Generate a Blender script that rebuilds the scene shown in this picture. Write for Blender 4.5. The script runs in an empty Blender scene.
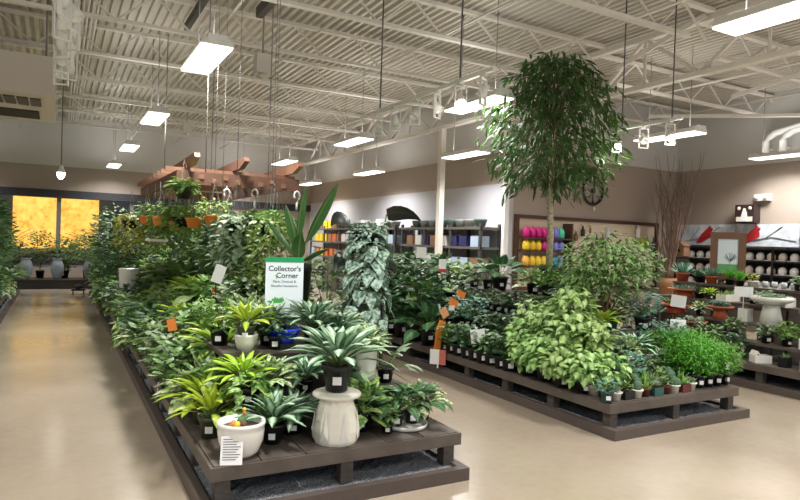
import bpy, math, random
from mathutils import Vector, Matrix
R = math.radians
PI = math.pi
scene = bpy.context.scene
col = scene.collection

# ------------------------------------------------------------------ camera
YAW, PITCH, ROLL = 0.504542577, 0.0131705286, 0.0337425811
fw = Vector((math.sin(YAW)*math.cos(PITCH), math.cos(YAW)*math.cos(PITCH), -math.sin(PITCH)))
r0 = Vector((math.cos(YAW), -math.sin(YAW), 0))
u0 = r0.cross(fw)
rt = math.cos(ROLL)*r0 + math.sin(ROLL)*u0
up = -math.sin(ROLL)*r0 + math.cos(ROLL)*u0
cd = bpy.data.cameras.new('camera')
cam = bpy.data.objects.new('camera', cd)
col.objects.link(cam)
m = Matrix((rt, up, -fw)).transposed().to_4x4()
m.translation = Vector((0, 0, 1.6))
cam.matrix_world = m
cd.sensor_width = 36
cd.lens = 619.55/800*36
cd.clip_end = 100
scene.camera = cam

# ------------------------------------------------------------------ world, exposure
w = bpy.data.worlds.new('world')
scene.world = w
w.use_nodes = True
w.node_tree.nodes['Background'].inputs[0].default_value = (0.90, 0.95, 1.0, 1)
w.node_tree.nodes['Background'].inputs[1].default_value = 0.65
vs = scene.view_settings
vs.view_transform = 'Standard'
vs.look = 'None'
vs.exposure = 0.2
vs.gamma = 1
vs.use_curve_mapping = False
try:
    scene.cycles.use_denoising = True
    scene.cycles.max_bounces = 6
    scene.cycles.diffuse_bounces = 4
    scene.cycles.glossy_bounces = 3
    scene.cycles.transmission_bounces = 3
    scene.cycles.transparent_max_bounces = 6
    scene.cycles.sample_clamp_indirect = 4
except Exception:
    pass
LAMP_W = 33.0      # watts of each fluorescent fixture
SPOT_W = 6.0

# ------------------------------------------------------------------ helpers
def lin(c):
    return tuple(((v/255)/12.92 if v/255 <= .04045 else ((v/255+.055)/1.055)**2.4) for v in c)

_m = {}
def mat(name, rgb, rough=.6, metal=0, noise=0, nscale=20, emit=0, bump=0, bscale=60, spec=.5, rgb2=None, stretch=None, coat=0):
    if name in _m:
        return _m[name]
    M = bpy.data.materials.new(name)
    M.use_nodes = True
    nt = M.node_tree
    b = nt.nodes['Principled BSDF']
    c = lin(rgb)
    b.inputs['Base Color'].default_value = (*c, 1)
    b.inputs['Roughness'].default_value = rough
    b.inputs['Metallic'].default_value = metal
    b.inputs['Specular IOR Level'].default_value = spec
    b.inputs['Coat Weight'].default_value = coat
    if noise or bump:
        tc = nt.nodes.new('ShaderNodeTexCoord')
        mp = nt.nodes.new('ShaderNodeMapping')
        nt.links.new(tc.outputs['Object'], mp.inputs[0])
        if stretch:
            mp.inputs['Scale'].default_value = stretch
    if noise:
        n = nt.nodes.new('ShaderNodeTexNoise')
        n.inputs['Scale'].default_value = nscale
        n.inputs['Detail'].default_value = 4
        nt.links.new(mp.outputs[0], n.inputs[0])
        mx = nt.nodes.new('ShaderNodeMix')
        mx.data_type = 'RGBA'
        c2 = lin(rgb2) if rgb2 else tuple(v*(1-noise) for v in c)
        mx.inputs[6].default_value = (*c, 1)
        mx.inputs[7].default_value = (*c2, 1)
        rp = nt.nodes.new('ShaderNodeMapRange')
        rp.inputs[1].default_value = .35
        rp.inputs[2].default_value = .65
        nt.links.new(n.outputs[0], rp.inputs[0])
        nt.links.new(rp.outputs[0], mx.inputs[0])
        nt.links.new(mx.outputs[2], b.inputs['Base Color'])
    if bump:
        n2 = nt.nodes.new('ShaderNodeTexNoise')
        n2.inputs['Scale'].default_value = bscale
        nt.links.new(mp.outputs[0], n2.inputs[0])
        bp = nt.nodes.new('ShaderNodeBump')
        bp.inputs['Strength'].default_value = bump
        bp.inputs['Distance'].default_value = .01
        nt.links.new(n2.outputs[0], bp.inputs['Height'])
        nt.links.new(bp.outputs[0], b.inputs['Normal'])
    if emit:
        b.inputs['Emission Color'].default_value = (*c, 1)
        b.inputs['Emission Strength'].default_value = emit
    _m[name] = M
    return M

def leafmat(name, edge, centre, pattern='plain', rough=.42, trans=.12):
    """edge colour, centre colour; the pattern follows the leaf's own UV (u across, v along)"""
    if name in _m:
        return _m[name]
    M = bpy.data.materials.new(name)
    M.use_nodes = True
    nt = M.node_tree
    N, Lk = nt.nodes, nt.links
    b = N['Principled BSDF']
    b.inputs['Roughness'].default_value = rough
    b.inputs['Specular IOR Level'].default_value = .45
    uv = N.new('ShaderNodeUVMap')
    sp = N.new('ShaderNodeSeparateXYZ')
    Lk.new(uv.outputs[0], sp.inputs[0])
    def math_(op, a, bb=None, clamp=False):
        n = N.new('ShaderNodeMath')
        n.operation = op
        n.use_clamp = clamp
        for i, v in enumerate((a, bb)):
            if v is None:
                continue
            if isinstance(v, (int, float)):
                n.inputs[i].default_value = v
            else:
                Lk.new(v, n.inputs[i])
        return n.outputs[0]
    d = math_('MULTIPLY', math_('ABSOLUTE', math_('SUBTRACT', sp.outputs[0], .5)), 2)      # 0 midrib, 1 edge
    tc = N.new('ShaderNodeTexCoord')
    nz = N.new('ShaderNodeTexNoise')
    Lk.new(tc.outputs['Object'], nz.inputs[0])
    nz.inputs['Scale'].default_value = 9 if pattern in ('plain', 'midrib') else 38
    nz.inputs['Detail'].default_value = 3
    if pattern == 'plain':
        f = math_('MULTIPLY', nz.outputs[0], 1.0, True)
    elif pattern == 'midrib':
        f = math_('ADD', math_('MULTIPLY', math_('LESS_THAN', d, .16), .7), math_('MULTIPLY', nz.outputs[0], .35), True)
    elif pattern == 'silver':
        f = math_('SUBTRACT', 1.55, math_('ADD', math_('MULTIPLY', d, 1.35), math_('MULTIPLY', nz.outputs[0], .75)), True)
    elif pattern == 'mottle':
        f = math_('MULTIPLY', math_('SUBTRACT', nz.outputs[0], .42), 6, True)
    elif pattern == 'edge':
        f = math_('SUBTRACT', 1.2, math_('MULTIPLY', d, 1.1), True)
    mx = N.new('ShaderNodeMix')
    mx.data_type = 'RGBA'
    mx.inputs[6].default_value = (*lin(edge), 1)
    mx.inputs[7].default_value = (*lin(centre), 1)
    Lk.new(f, mx.inputs[0])
    oi = N.new('ShaderNodeObjectInfo')
    hs = N.new('ShaderNodeHueSaturation')
    Lk.new(mx.outputs[2], hs.inputs['Color'])
    Lk.new(math_('ADD', math_('MULTIPLY', oi.outputs['Random'], .03), .485), hs.inputs['Hue'])
    Lk.new(math_('ADD', math_('MULTIPLY', oi.outputs['Random'], .3), .85), hs.inputs['Value'])
    Lk.new(hs.outputs[0], b.inputs['Base Color'])
    if trans:
        tr = N.new('ShaderNodeBsdfTranslucent')
        Lk.new(hs.outputs[0], tr.inputs[0])
        ms = N.new('ShaderNodeMixShader')
        ms.inputs[0].default_value = trans
        out = N['Material Output']
        Lk.new(b.outputs[0], ms.inputs[1])
        Lk.new(tr.outputs[0], ms.inputs[2])
        Lk.new(ms.outputs[0], out.inputs[0])
    _m[name] = M
    return M

class MB:
    def __init__(s):
        s.v = []; s.f = []; s.mi = []; s.uv = []; s.sm = []
    def face(s, idx, mi=0, uv=None, smooth=False):
        s.f.append(idx); s.mi.append(mi); s.sm.append(smooth)
        s.uv.extend(uv if uv else [(0, 0)]*len(idx))
    def box(s, x0, x1, y0, y1, z0, z1, mi=0, M=None):
        o = len(s.v)
        P = [(x, y, z) for z in (z0, z1) for y in (y0, y1) for x in (x0, x1)]
        if M is not None:
            P = [tuple(M @ Vector(p)) for p in P]
        s.v += P
        for q in ((0, 2, 3, 1), (4, 5, 7, 6), (0, 1, 5, 4), (2, 6, 7, 3), (0, 4, 6, 2), (1, 3, 7, 5)):
            s.face([o+i for i in q], mi, [(0, 0), (1, 0), (1, 1), (0, 1)])
        return s
    def bar(s, a, b, wx, wz, mi=0):
        """box beam from a to b"""
        a, b = Vector(a), Vector(b)
        d = b-a
        L = d.length
        M = Matrix.Translation(a) @ d.to_track_quat('Y', 'Z').to_matrix().to_4x4()
        return s.box(-wx/2, wx/2, 0, L, -wz/2, wz/2, mi, M)
    def tube(s, pts, r, n=6, mi=0, cap=True):
        pts = [Vector(p) for p in pts]
        o = len(s.v)
        rs = r if isinstance(r, (list, tuple)) else [r]*len(pts)
        ref = Vector((0, 0, 1))
        for i, p in enumerate(pts):
            d = (pts[min(i+1, len(pts)-1)]-pts[max(i-1, 0)])
            if d.length < 1e-9:
                d = Vector((0, 0, 1))
            d.normalize()
            rf = ref if abs(d.z) < .95 else Vector((1, 0, 0))
            u = d.cross(rf).normalized()
            v = u.cross(d)
            for k in range(n):
                a = 2*PI*k/n
                s.v.append(tuple(p+rs[i]*(math.cos(a)*u+math.sin(a)*v)))
        for i in range(len(pts)-1):
            for k in range(n):
                k2 = (k+1) % n
                s.face([o+i*n+k, o+i*n+k2, o+(i+1)*n+k2, o+(i+1)*n+k], mi, None, True)
        if cap:
            s.face([o+k for k in range(n)][::-1], mi)
            s.face([o+(len(pts)-1)*n+k for k in range(n)], mi)
        return s
    def lathe(s, prof, n=20, mi=0, c=(0, 0, 0), smooth=True):
        o = len(s.v)
        for r, z in prof:
            for k in range(n):
                a = 2*PI*k/n
                s.v.append((c[0]+r*math.cos(a), c[1]+r*math.sin(a), c[2]+z))
        for i in range(len(prof)-1):
            for k in range(n):
                k2 = (k+1) % n
                s.face([o+i*n+k, o+i*n+k2, o+(i+1)*n+k2, o+(i+1)*n+k], mi, None, smooth)
        if prof[0][0] > 1e-4:
            s.face([o+k for k in range(n)][::-1], mi)
        if prof[-1][0] > 1e-4:
            s.face([o+(len(prof)-1)*n+k for k in range(n)], mi)
        return s
    def prism(s, poly, axis, a0, a1, mi=0):
        """poly of 2D points extruded along axis ('x','y','z')"""
        o = len(s.v)
        n = len(poly)
        for a in (a0, a1):
            for p, q in poly:
                s.v.append({'x': (a, p, q), 'y': (p, a, q), 'z': (p, q, a)}[axis])
        s.face([o+i for i in range(n)][::-1], mi)
        s.face([o+n+i for i in range(n)], mi)
        for i in range(n):
            j = (i+1) % n
            s.face([o+i, o+j, o+n+j, o+n+i], mi)
        return s
    def blob(s, c, r, n=8, rings=5, mi=0, jit=0, rnd=None):
        o = len(s.v)
        rx, ry, rz = r if isinstance(r, (tuple, list)) else (r, r, r)
        for i in range(rings+1):
            t = PI*i/rings
            for k in range(n):
                a = 2*PI*k/n
                j = 1+(rnd.uniform(-jit, jit) if rnd and jit else 0)
                s.v.append((c[0]+rx*math.sin(t)*math.cos(a)*j, c[1]+ry*math.sin(t)*math.sin(a)*j, c[2]-rz*math.cos(t)))
        for i in range(rings):
            for k in range(n):
                k2 = (k+1) % n
                s.face([o+i*n+k, o+i*n+k2, o+(i+1)*n+k2, o+(i+1)*n+k], mi, None, True)
        return s
    def leaf(s, p, az, el, L, W, shape='lance', droop=40, seg=4, fold=.12, mi=0, roll=0):
        prof = SHAPES[shape]
        o = len(s.v)
        p = Vector(p)
        sd = Vector((-math.sin(az), math.cos(az), 0))
        e = el
        st = L/seg
        rc, rs = math.cos(roll), math.sin(roll)
        for i in range(seg+1):
            t = i/seg
            x = t*(len(prof)-1)
            k = min(int(x), len(prof)-2)
            hw = (prof[k]+(prof[k+1]-prof[k])*(x-k))*W/2
            er = R(e)
            d = Vector((math.cos(az)*math.cos(er), math.sin(az)*math.cos(er), math.sin(er)))
            nrm = d.cross(sd)*-1
            side = sd*rc+nrm*rs
            up_ = nrm*rc-sd*rs
            s.v.append(tuple(p-side*hw+up_*(hw*fold*2)))
            s.v.append(tuple(p))
            s.v.append(tuple(p+side*hw+up_*(hw*fold*2)))
            p = p+d*st
            e -= droop/seg
        for i in range(seg):
            a = o+3*i
            v0, v1 = i/seg, (i+1)/seg
            s.face([a, a+1, a+4, a+3], mi, [(0, v0), (.5, v0), (.5, v1), (0, v1)], True)
            s.face([a+1, a+2, a+5, a+4], mi, [(.5, v0), (1, v0), (1, v1), (.5, v1)], True)
    def build(s, name, mats, parent=None, loc=None):
        me = bpy.data.meshes.new(name)
        me.from_pydata(s.v, [], s.f)
        uvl = me.uv_layers.new(name='UVMap')
        flat = [c for uv in s.uv for c in uv]
        uvl.data.foreach_set('uv', flat)
        me.polygons.foreach_set('material_index', s.mi)
        me.polygons.foreach_set('use_smooth', s.sm)
        for m_ in (mats if isinstance(mats, (list, tuple)) else [mats]):
            me.materials.append(m_)
        me.update()
        ob = bpy.data.objects.new(name, me)
        col.objects.link(ob)
        if parent:
            ob.parent = parent
        if loc:
            ob.location = loc
        return ob

SHAPES = {
    'lance': [.12, .62, .95, 1.0, .86, .55, .0],
    'narrow': [.1, .7, 1.0, .95, .8, .5, .0],
    'strap': [.55, .85, 1, 1, .9, .65, 0],
    'heart': [.75, 1.0, .97, .82, .58, .28, 0],
    'arrow': [.95, .9, .8, .68, .5, .28, 0],
    'ovate': [.2, .8, 1, .98, .82, .5, 0],
    'paddle': [.2, .75, 1.0, 1.0, .9, .65, .1],
    'round': [.5, .9, 1, 1, .9, .65, .1],
}
USED = {}
def tag(o, label, cat, group=None, kind=None):
    n = len(label.split())
    if n > 16 or n < 4:
        print('LABEL LENGTH', n, label)
    if label in USED and not group:
        print('DUP LABEL', label)
    USED[label] = 1
    o['label'] = label
    o['category'] = cat
    if group:
        o['group'] = group
    if kind:
        o['kind'] = kind
    return o
def empty(name, loc=(0, 0, 0), rz=0):
    o = bpy.data.objects.new(name, None)
    o.location = loc
    o.rotation_euler.z = rz
    o.empty_display_size = .05
    col.objects.link(o)
    return o
def struct(name, mb, m_):
    o = mb.build(name, m_)
    o['kind'] = 'structure'
    return o
def dup(root, loc, rz=0, scale=1, spin=None):
    r = root.copy()
    col.objects.link(r)
    r.location = loc
    r.rotation_euler = (0, 0, rz)
    r.scale = (scale,)*3
    for k in ('label', 'group'):
        if k in r:
            del r[k]
    for ch in list(root.children):
        c = ch.copy()
        col.objects.link(c)
        c.parent = r
        if spin is not None and ch.get('spin'):
            c.rotation_euler.z = spin
        for g in list(ch.children):
            d = g.copy()
            col.objects.link(d)
            d.parent = c
    return r
ORD = ['', 'first', 'second', 'third', 'fourth', 'fifth', 'sixth', 'seventh', 'eighth', 'ninth', 'tenth', 'eleventh', 'twelfth',
       'thirteenth', 'fourteenth', 'fifteenth', 'sixteenth', 'seventeenth', 'eighteenth', 'nineteenth', 'twentieth']
ORD += ['twenty-'+o for o in ORD[1:10]] + ['thirtieth'] + ['thirty-'+o for o in ORD[1:10]] + ['fortieth'] + ['forty-'+o for o in ORD[1:10]]

# ------------------------------------------------------------------ common materials
WOOD = mat('stained_wood', (86, 77, 70), .55, noise=.35, nscale=5, stretch=(3, 3, 14), bump=.15)
WOODX = mat('stained_wood_plank', (97, 87, 79), .5, noise=.3, nscale=6, bump=.12)
KERB = mat('painted_kerb', (88, 77, 71), .5, noise=.15, nscale=4)
GRAVEL = mat('gravel', (160, 164, 170), .8, noise=.8, nscale=120, rgb2=(60, 62, 66), bump=1, bscale=110)
BLACKP = mat('black_plastic', (22, 23, 25), .45)
OLIVEP = mat('olive_plastic', (62, 70, 44), .5)
WHITEC = mat('white_ceramic', (232, 230, 222), .25, coat=.3)
CREAM = mat('cream_ceramic', (236, 232, 218), .3)
TERRA = mat('terracotta', (190, 98, 62), .7, noise=.2, nscale=14)
MAROON = mat('maroon_ceramic', (98, 42, 36), .35)
TEALP = mat('teal_ceramic', (44, 88, 80), .35)
SOIL = mat('potting_soil', (46, 34, 26), .95, noise=.5, nscale=70)
LABELW = mat('paper_label', (238, 238, 236), .6)
WHITEM = mat('white_painted_metal', (232, 232, 228), .4)
STEEL = mat('ceiling_paint', (222, 216, 206), .5)
BLACKM = mat('black_metal', (28, 27, 28), .5)
BROWNW = mat('brown_frame_wood', (74, 46, 32), .5, noise=.2, nscale=20)
STEM = mat('green_stem', (96, 120, 60), .6)
BARK = mat('pale_bark', (218, 202, 174), .8, noise=.3, nscale=30, rgb2=(160, 142, 116))
BRNBARK = mat('brown_bark', (110, 82, 60), .85, noise=.3, nscale=30)
ORANGE = mat('orange_plastic', (240, 138, 58), .5)
WIRE = mat('galvanised_wire', (140, 138, 134), .6)

# ------------------------------------------------------------------ the setting
ZD = 4.95     # underside of the roof deck
def floor_material():
    M = bpy.data.materials.new('sealed_concrete')
    M.use_nodes = True
    nt = M.node_tree
    N, Lk = nt.nodes, nt.links
    b = N['Principled BSDF']
    tc = N.new('ShaderNodeTexCoord')
    n1 = N.new('ShaderNodeTexNoise'); n1.inputs['Scale'].default_value = .55; n1.inputs['Detail'].default_value = 6
    n2 = N.new('ShaderNodeTexNoise'); n2.inputs['Scale'].default_value = 14; n2.inputs['Detail'].default_value = 5
    Lk.new(tc.outputs['Object'], n1.inputs[0]); Lk.new(tc.outputs['Object'], n2.inputs[0])
    ad = N.new('ShaderNodeMath'); ad.operation = 'MULTIPLY_ADD'
    Lk.new(n2.outputs[0], ad.inputs[0]); ad.inputs[1].default_value = .2; Lk.new(n1.outputs[0], ad.inputs[2])
    rp = N.new('ShaderNodeValToRGB')
    rp.color_ramp.elements[0].position = .45; rp.color_ramp.elements[0].color = (*lin((158, 143, 124)), 1)
    rp.color_ramp.elements[1].position = .8; rp.color_ramp.elements[1].color = (*lin((182, 167, 148)), 1)
    Lk.new(ad.outputs[0], rp.inputs[0]); Lk.new(rp.outputs[0], b.inputs['Base Color'])
    mr = N.new('ShaderNodeMapRange'); mr.inputs[3].default_value = .10; mr.inputs[4].default_value = .30
    Lk.new(n1.outputs[0], mr.inputs[0]); Lk.new(mr.outputs[0], b.inputs['Roughness'])
    b.inputs['Specular IOR Level'].default_value = .75
    b.inputs['Coat Weight'].default_value = .25; b.inputs['Coat Roughness'].default_value = .22
    bp = N.new('ShaderNodeBump'); bp.inputs['Strength'].default_value = .03; bp.inputs['Distance'].default_value = .01
    Lk.new(n2.outputs[0], bp.inputs['Height']); Lk.new(bp.outputs[0], b.inputs['Normal'])
    return M
mb = MB(); mb.box(-9, 16, -4, 24.5, -.1, 0)
struct('floor', mb, floor_material())

# corrugated roof deck, ribs running away from the front
mb = MB()
prof = []
x = -9.0
while x < 16:
    prof += [(x, ZD), (x+.05, ZD), (x+.065, ZD+.055), (x+.115, ZD+.055)]
    x += .13
o = len(mb.v)
for y in (-4, 21.2):
    mb.v += [(p, y, q) for p, q in prof]
n = len(prof)
for i in range(n-1):
    mb.face([o+i, o+n+i, o+n+i+1, o+i+1])
struct('ceiling', mb, mat('deck_paint', (198, 192, 180), .4, spec=.6))

UPW = mat('upper_wall_paint', (202, 200, 196), .7)
BEIGE = mat('beige_wall_paint', (168, 154, 142), .7)
WHITEW = mat('white_wall_panel', (196, 195, 201), .6)
DARKB = mat('dark_header', (44, 44, 50), .6)
# far wall: open glazing from x=-3 to 5
mb = MB()
mb.box(-9, -2, 21, 21.2, 0, 3.5, 0); mb.box(4, 7.9, 21, 21.2, 0, 3.5, 0)
mb.box(-2, 4, 21, 21.2, 2.78, 3.5, 0)
mb.box(-9, 7.9, 20.94, 21.2, 3.5, ZD+.1, 1)
mb.box(-9, 7.9, 20.9, 21.2, 2.56, 2.79, 2)
mb.box(-2, 4, 21, 21.2, 0, .5, 0)
struct('wall_far', mb, [BEIGE, UPW, DARKB])
mb = MB()
mb.box(7.85, 8.05, 9.9, 21.2, 0, 2.85, 1); mb.box(7.85, 8.05, 9.9, 21.2, 2.85, 3.5, 0)
mb.box(7.80, 8.05, 9.86, 21.2, 3.5, ZD+.1, 2)
struct('wall_white', mb, [BEIGE, WHITEW, UPW])
mb = MB()
mb.box(8.05, 13.1, 9.9, 10.1, 0, 3.5, 0); mb.box(8.05, 13.1, 9.86, 10.1, 3.5, ZD+.1, 1)
struct('wall_back', mb, [BEIGE, UPW])
mb = MB()
mb.box(13.0, 13.2, -4, 9.9, 0, 3.5, 0); mb.box(12.96, 13.2, -4, 9.9, 3.5, ZD+.1, 1)
struct('wall_right', mb, [BEIGE, UPW])
mb = MB(); mb.box(-9.2, -9, -4, 21.2, 0, ZD+.1); struct('wall_left', mb, BEIGE)
mb = MB(); mb.box(7.79, 7.9, 9.84, 9.93, 0, 3.5); struct('trim_1', mb, WHITEM)

# roof joists across the store
def joist(y, x0, x1, zt=4.9, zb=4.42, step=1.0, cw=.09):
    b = MB()
    b.box(x0, x1, y-cw/2, y+cw/2, zt-.05, zt)
    b.box(x0+.5, x1-.5, y-cw/2, y+cw/2, zb, zb+.045)
    x = x0+.5
    k = 0
    while x < x1-.5:
        b.bar((x, y, zb+.02), (x+step/2, y, zt-.03), .025, .025)
        b.bar((x+step/2, y, zt-.03), (x+step, y, zb+.02), .025, .025)
        x += step
    return b
js = [-2.2, -.3, 1.6, 3.5, 5.4, 7.3, 9.2, 11.1, 13.0, 14.9, 16.8, 18.7]
for y in js:
    struct('roof_joist', joist(y, -8.9, 7.7), STEEL)
for y in [v for v in js if v < 9.6]:
    struct('roof_joist', joist(y+.35, 7.85, 12.95), STEEL)
def girder(x, y0, y1, zb=4.05, zt=4.86, w_=.12):
    b = MB()
    b.box(x-w_/2, x+w_/2, y0, y1, zt-.08, zt)
    b.box(x-w_/2, x+w_/2, y0, y1, zb, zb+.07)
    y = y0
    while y < y1-1.9:
        b.bar((x, y, zb+.04), (x, y+.95, zt-.05), .05, .05)
        b.bar((x, y+.95, zt-.05), (x, y+1.9, zb+.04), .05, .05)
        b.bar((x, y+.95, zb+.04), (x, y+.95, zt-.05), .035, .035)
        y += 1.9
    return b
struct('roof_girder', girder(7.78, -3.9, 9.84), STEEL)
struct('roof_girder', girder(7.19, 9.9, 20.9), STEEL)
struct('roof_girder', girder(-2.2, -3.9, 20.9), STEEL)
for i, (a, b_) in enumerate([((9.4, 6.2, 4.1), (10.6, 4.2, 4.8)), ((8.2, 7.4, 4.15), (9.6, 8.7, 4.8)), ((10.4, 8.6, 4.3), (12.7, 6.6, 4.3)),
                             ((8.0, 5.2, 4.1), (9.7, 5.9, 4.82)), ((7.0, 6.4, 4.2), (7.7, 5.5, 4.85)), ((11.5, 3.8, 4.2), (9.6, 3.9, 4.85))]):
    m2 = MB(); m2.bar(a, b_, .06, .06); struct('roof_brace', m2, STEEL)
# bridging rods and conduits along the joists
for x_ in (-4.6, -1.0, 1.9, 3.1, 4.6, 6.2, 9.6, 11.4):
    m2 = MB(); m2.tube([(x_, -3.9, 4.47), (x_, 20.8 if x_ < 8 else 9.8, 4.47)], .018, 5); struct('bridging_rod', m2, STEEL)
m2 = MB()
for k in range(5):
    m2.tube([(.18+.06*k, -3.9, 4.78), (.18+.06*k, 20.8, 4.78)], .02, 6)
struct('conduit_run', m2, STEEL)
m2 = MB(); m2.box(2.28, 2.37, 6.0, 8.4, 4.58, 4.72); tag(m2.build('linear_diffuser', mat('dark_duct', (70, 68, 64), .6)), 'dark grey linear air diffuser slung below the roof joists', 'diffuser')
m2 = MB(); m2.box(1.55, 1.62, 6.9, 9.6, 4.60, 4.70); tag(m2.build('linear_diffuser', _m['dark_duct']), 'thin dark duct strip above the nearest left light fixture', 'diffuser')
m2 = MB(); m2.box(-3.2, -.75, 5.5, 8.6, 4.86, 4.93); struct('skylight_1', m2, mat('dark_skylight', (92, 90, 84), .4))
# column
m2 = MB(); m2.box(7.13, 7.25, 11.24, 11.36, 0.015, 4.05); m2.box(7.10, 7.28, 11.21, 11.39, 0, .015)
struct('column', m2, mat('column_paint', (222, 216, 204), .5))
# far windows
GLASS = bpy.data.materials.new('window_glass'); GLASS.use_nodes = True
gb = GLASS.node_tree.nodes['Principled BSDF']
gb.inputs['Transmission Weight'].default_value = 1; gb.inputs['Roughness'].default_value = .02; gb.inputs['IOR'].default_value = 1.02
gb.inputs['Base Color'].default_value = (.95, .97, 1, 1)
for i in range(3):
    wx0 = -2+2*i
    r_ = MB()
    for a in (wx0, wx0+1.94):
        r_.box(a, a+.06, 21.02, 21.12, .5, 2.56)
    r_.box(wx0, wx0+2, 21.02, 21.12, .5, .56); r_.box(wx0, wx0+2, 21.02, 21.12, 1.0, 1.05)
    fr = struct('window_%d' % (i+1), r_, mat('window_frame_grey', (120, 118, 116), .5))
    g = MB(); g.box(wx0+.06, wx0+1.94, 21.06, 21.07, .56, 2.56); g.build('pane', GLASS, fr)
# glowing panel added to stand in for the yellow light beyond the windows
M = bpy.data.materials.new('amber_glow'); M.use_nodes = True
nt = M.node_tree; b = nt.nodes['Principled BSDF']
tc = nt.nodes.new('ShaderNodeTexCoord'); nz = nt.nodes.new('ShaderNodeTexNoise'); nz.inputs['Scale'].default_value = 4; nz.inputs['Detail'].default_value = 8; nz.inputs['Roughness'].default_value = .75
nt.links.new(tc.outputs['Object'], nz.inputs[0])
cr = nt.nodes.new('ShaderNodeValToRGB'); cr.color_ramp.elements[0].position = .36; cr.color_ramp.elements[0].color = (.75, .30, .03, 1)
cr.color_ramp.elements[1].position = .62; cr.color_ramp.elements[1].color = (1, .66, .14, 1)
nt.links.new(nz.outputs[0], cr.inputs[0]); nt.links.new(cr.outputs[0], b.inputs['Base Color']); nt.links.new(cr.outputs[0], b.inputs['Emission Color'])
b.inputs['Emission Strength'].default_value = 1.15
m2 = MB(); m2.box(-1.25, 1.15, 22.6, 22.7, .95, 2.9)
tag(m2.build('amber_glow_panel', M), 'amber glowing panel added for the light beyond the far windows', 'screen')
m2 = MB(); m2.box(-6, 7, 24.2, 24.4, 0, 3.4); struct('wall_outside', m2, mat('outside_wall', (88, 98, 108), .8))
m2 = MB(); m2.box(-2.2, 1.5, 22.5, 22.75, 0, .93); struct('trim_2', m2, mat('grey_sill', (110, 116, 122), .7))

# ------------------------------------------------------------------ lights of the place
DIFF = mat('lamp_diffuser', (255, 252, 246), .4, emit=2.4)
def fixture_proto():
    r = empty('fluorescent_fixture')
    h = MB(); h.prism([(-.17, 0.02), (.17, 0.02), (.13, .09), (-.13, .09)], 'y', -.6, .6)
    h.box(-.1, .1, -.62, -.5, .05, .12); h.box(-.1, .1, .5, .62, .05, .12)
    h.build('housing', WHITEM, r)
    d = MB(); d.box(-.155, .155, -.59, .59, 0, .02); d.build('diffuser', DIFF, r)
    for s_ in (-.4, .4):
        k = MB(); k.tube([(0, s_, .09), (0, s_, 1.45)], .006, 5); k.build('hanger_wire', WIRE, r)
    return r
fx = fixture_proto()
updata = bpy.data.lights.new('added_ceiling_fill', 'AREA')
updata.shape = 'RECTANGLE'; updata.size = .2; updata.size_y = 1.1; updata.energy = LAMP_W*.14; updata.color = (1, .99, .97)  # fill light added over each fixture to brighten the ceiling
lampdata = bpy.data.lights.new('fluorescent_light', 'AREA')
lampdata.shape = 'RECTANGLE'; lampdata.size = .3; lampdata.size_y = 1.15; lampdata.energy = LAMP_W; lampdata.color = (1, .99, .97); lampdata.spread = 2.5
spots_ = []
for x_, nm in ((-2.6, 'far left'), (1.36, 'left aisle'), (5.0, 'middle aisle')):
    for k, y_ in enumerate((-1.0, 3.05, 7.0, 11.1, 15.3, 19.7)):
        spots_.append((x_, 2.8 if (x_ == 5.0 and k == 1) else y_, 3.5, nm))
for k, y_ in enumerate((9.95, 14.2, 18.4)):
    spots_.append((6.86, y_, 3.3, 'white wall'))
for x_, nm in ((8.95, 'right aisle'), (12.3, 'right wall')):
    for y_ in (-1.0, 3.05, 7.0):
        spots_.append((x_, y_, 3.5, nm))
cnt = {}
first = True
for x_, y_, z_, nm in spots_:
    cnt[nm] = cnt.get(nm, 0)+1
    o_ = fx if first else dup(fx, (0, 0, 0))
    first = False
    o_.location = (x_, y_, z_)
    o_.scale.z = 1.13 if z_ < 3.4 else 1
    tag(o_, 'white hanging fluorescent fixture, %s from the front in the %s row' % (ORD[cnt[nm]], nm), 'ceiling light', 'hanging fluorescent lights')
    l = bpy.data.objects.new('fluorescent_light', lampdata); col.objects.link(l); l.location = (0, 0, -.015); l.parent = o_
    l = bpy.data.objects.new('added_ceiling_fill', updata); col.objects.link(l); l.location = (0, 0, .14); l.rotation_euler.x = PI; l.parent = o_

# track lighting
HOT = mat('lit_bulb', (255, 250, 235), .3, emit=14)
def head_proto(lit):
    r = empty('track_spotlight')
    y = MB(); y.box(-.02, .02, -.03, .03, -.02, 0)
    y.box(-.06, -.05, -.012, .012, -.27, -.03); y.box(.05, .06, -.012, .012, -.27, -.03); y.box(-.06, .06, -.012, .012, -.04, -.03)
    y.box(-.06, .06, -.012, .012, -.28, -.27)
    y.build('yoke', WHITEM, r)
    c = MB(); Mx = Matrix.Translation((0, 0, -.16)) @ Matrix.Rotation(R(35), 4, 'X')
    t_ = MB(); t_.lathe([(.0, .08), (.028, .075), (.032, .03), (.045, .0), (.048, -.05), (.043, -.05), (.04, -.03), (.0, -.02)], 14)
    t_.v = [tuple(Mx @ Vector(p)) for p in t_.v]
    hd = t_.build('lamp_head', WHITEM, r)
    if lit:
        g_ = MB(); g_.blob(tuple(Mx @ Vector((0, 0, -.06))), .042, 12, 8); g_.build('bulb', HOT, r)
    return r
hl, hd0 = head_proto(True), head_proto(False)
used_ = {'l': 0, 'd': 0}
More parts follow.
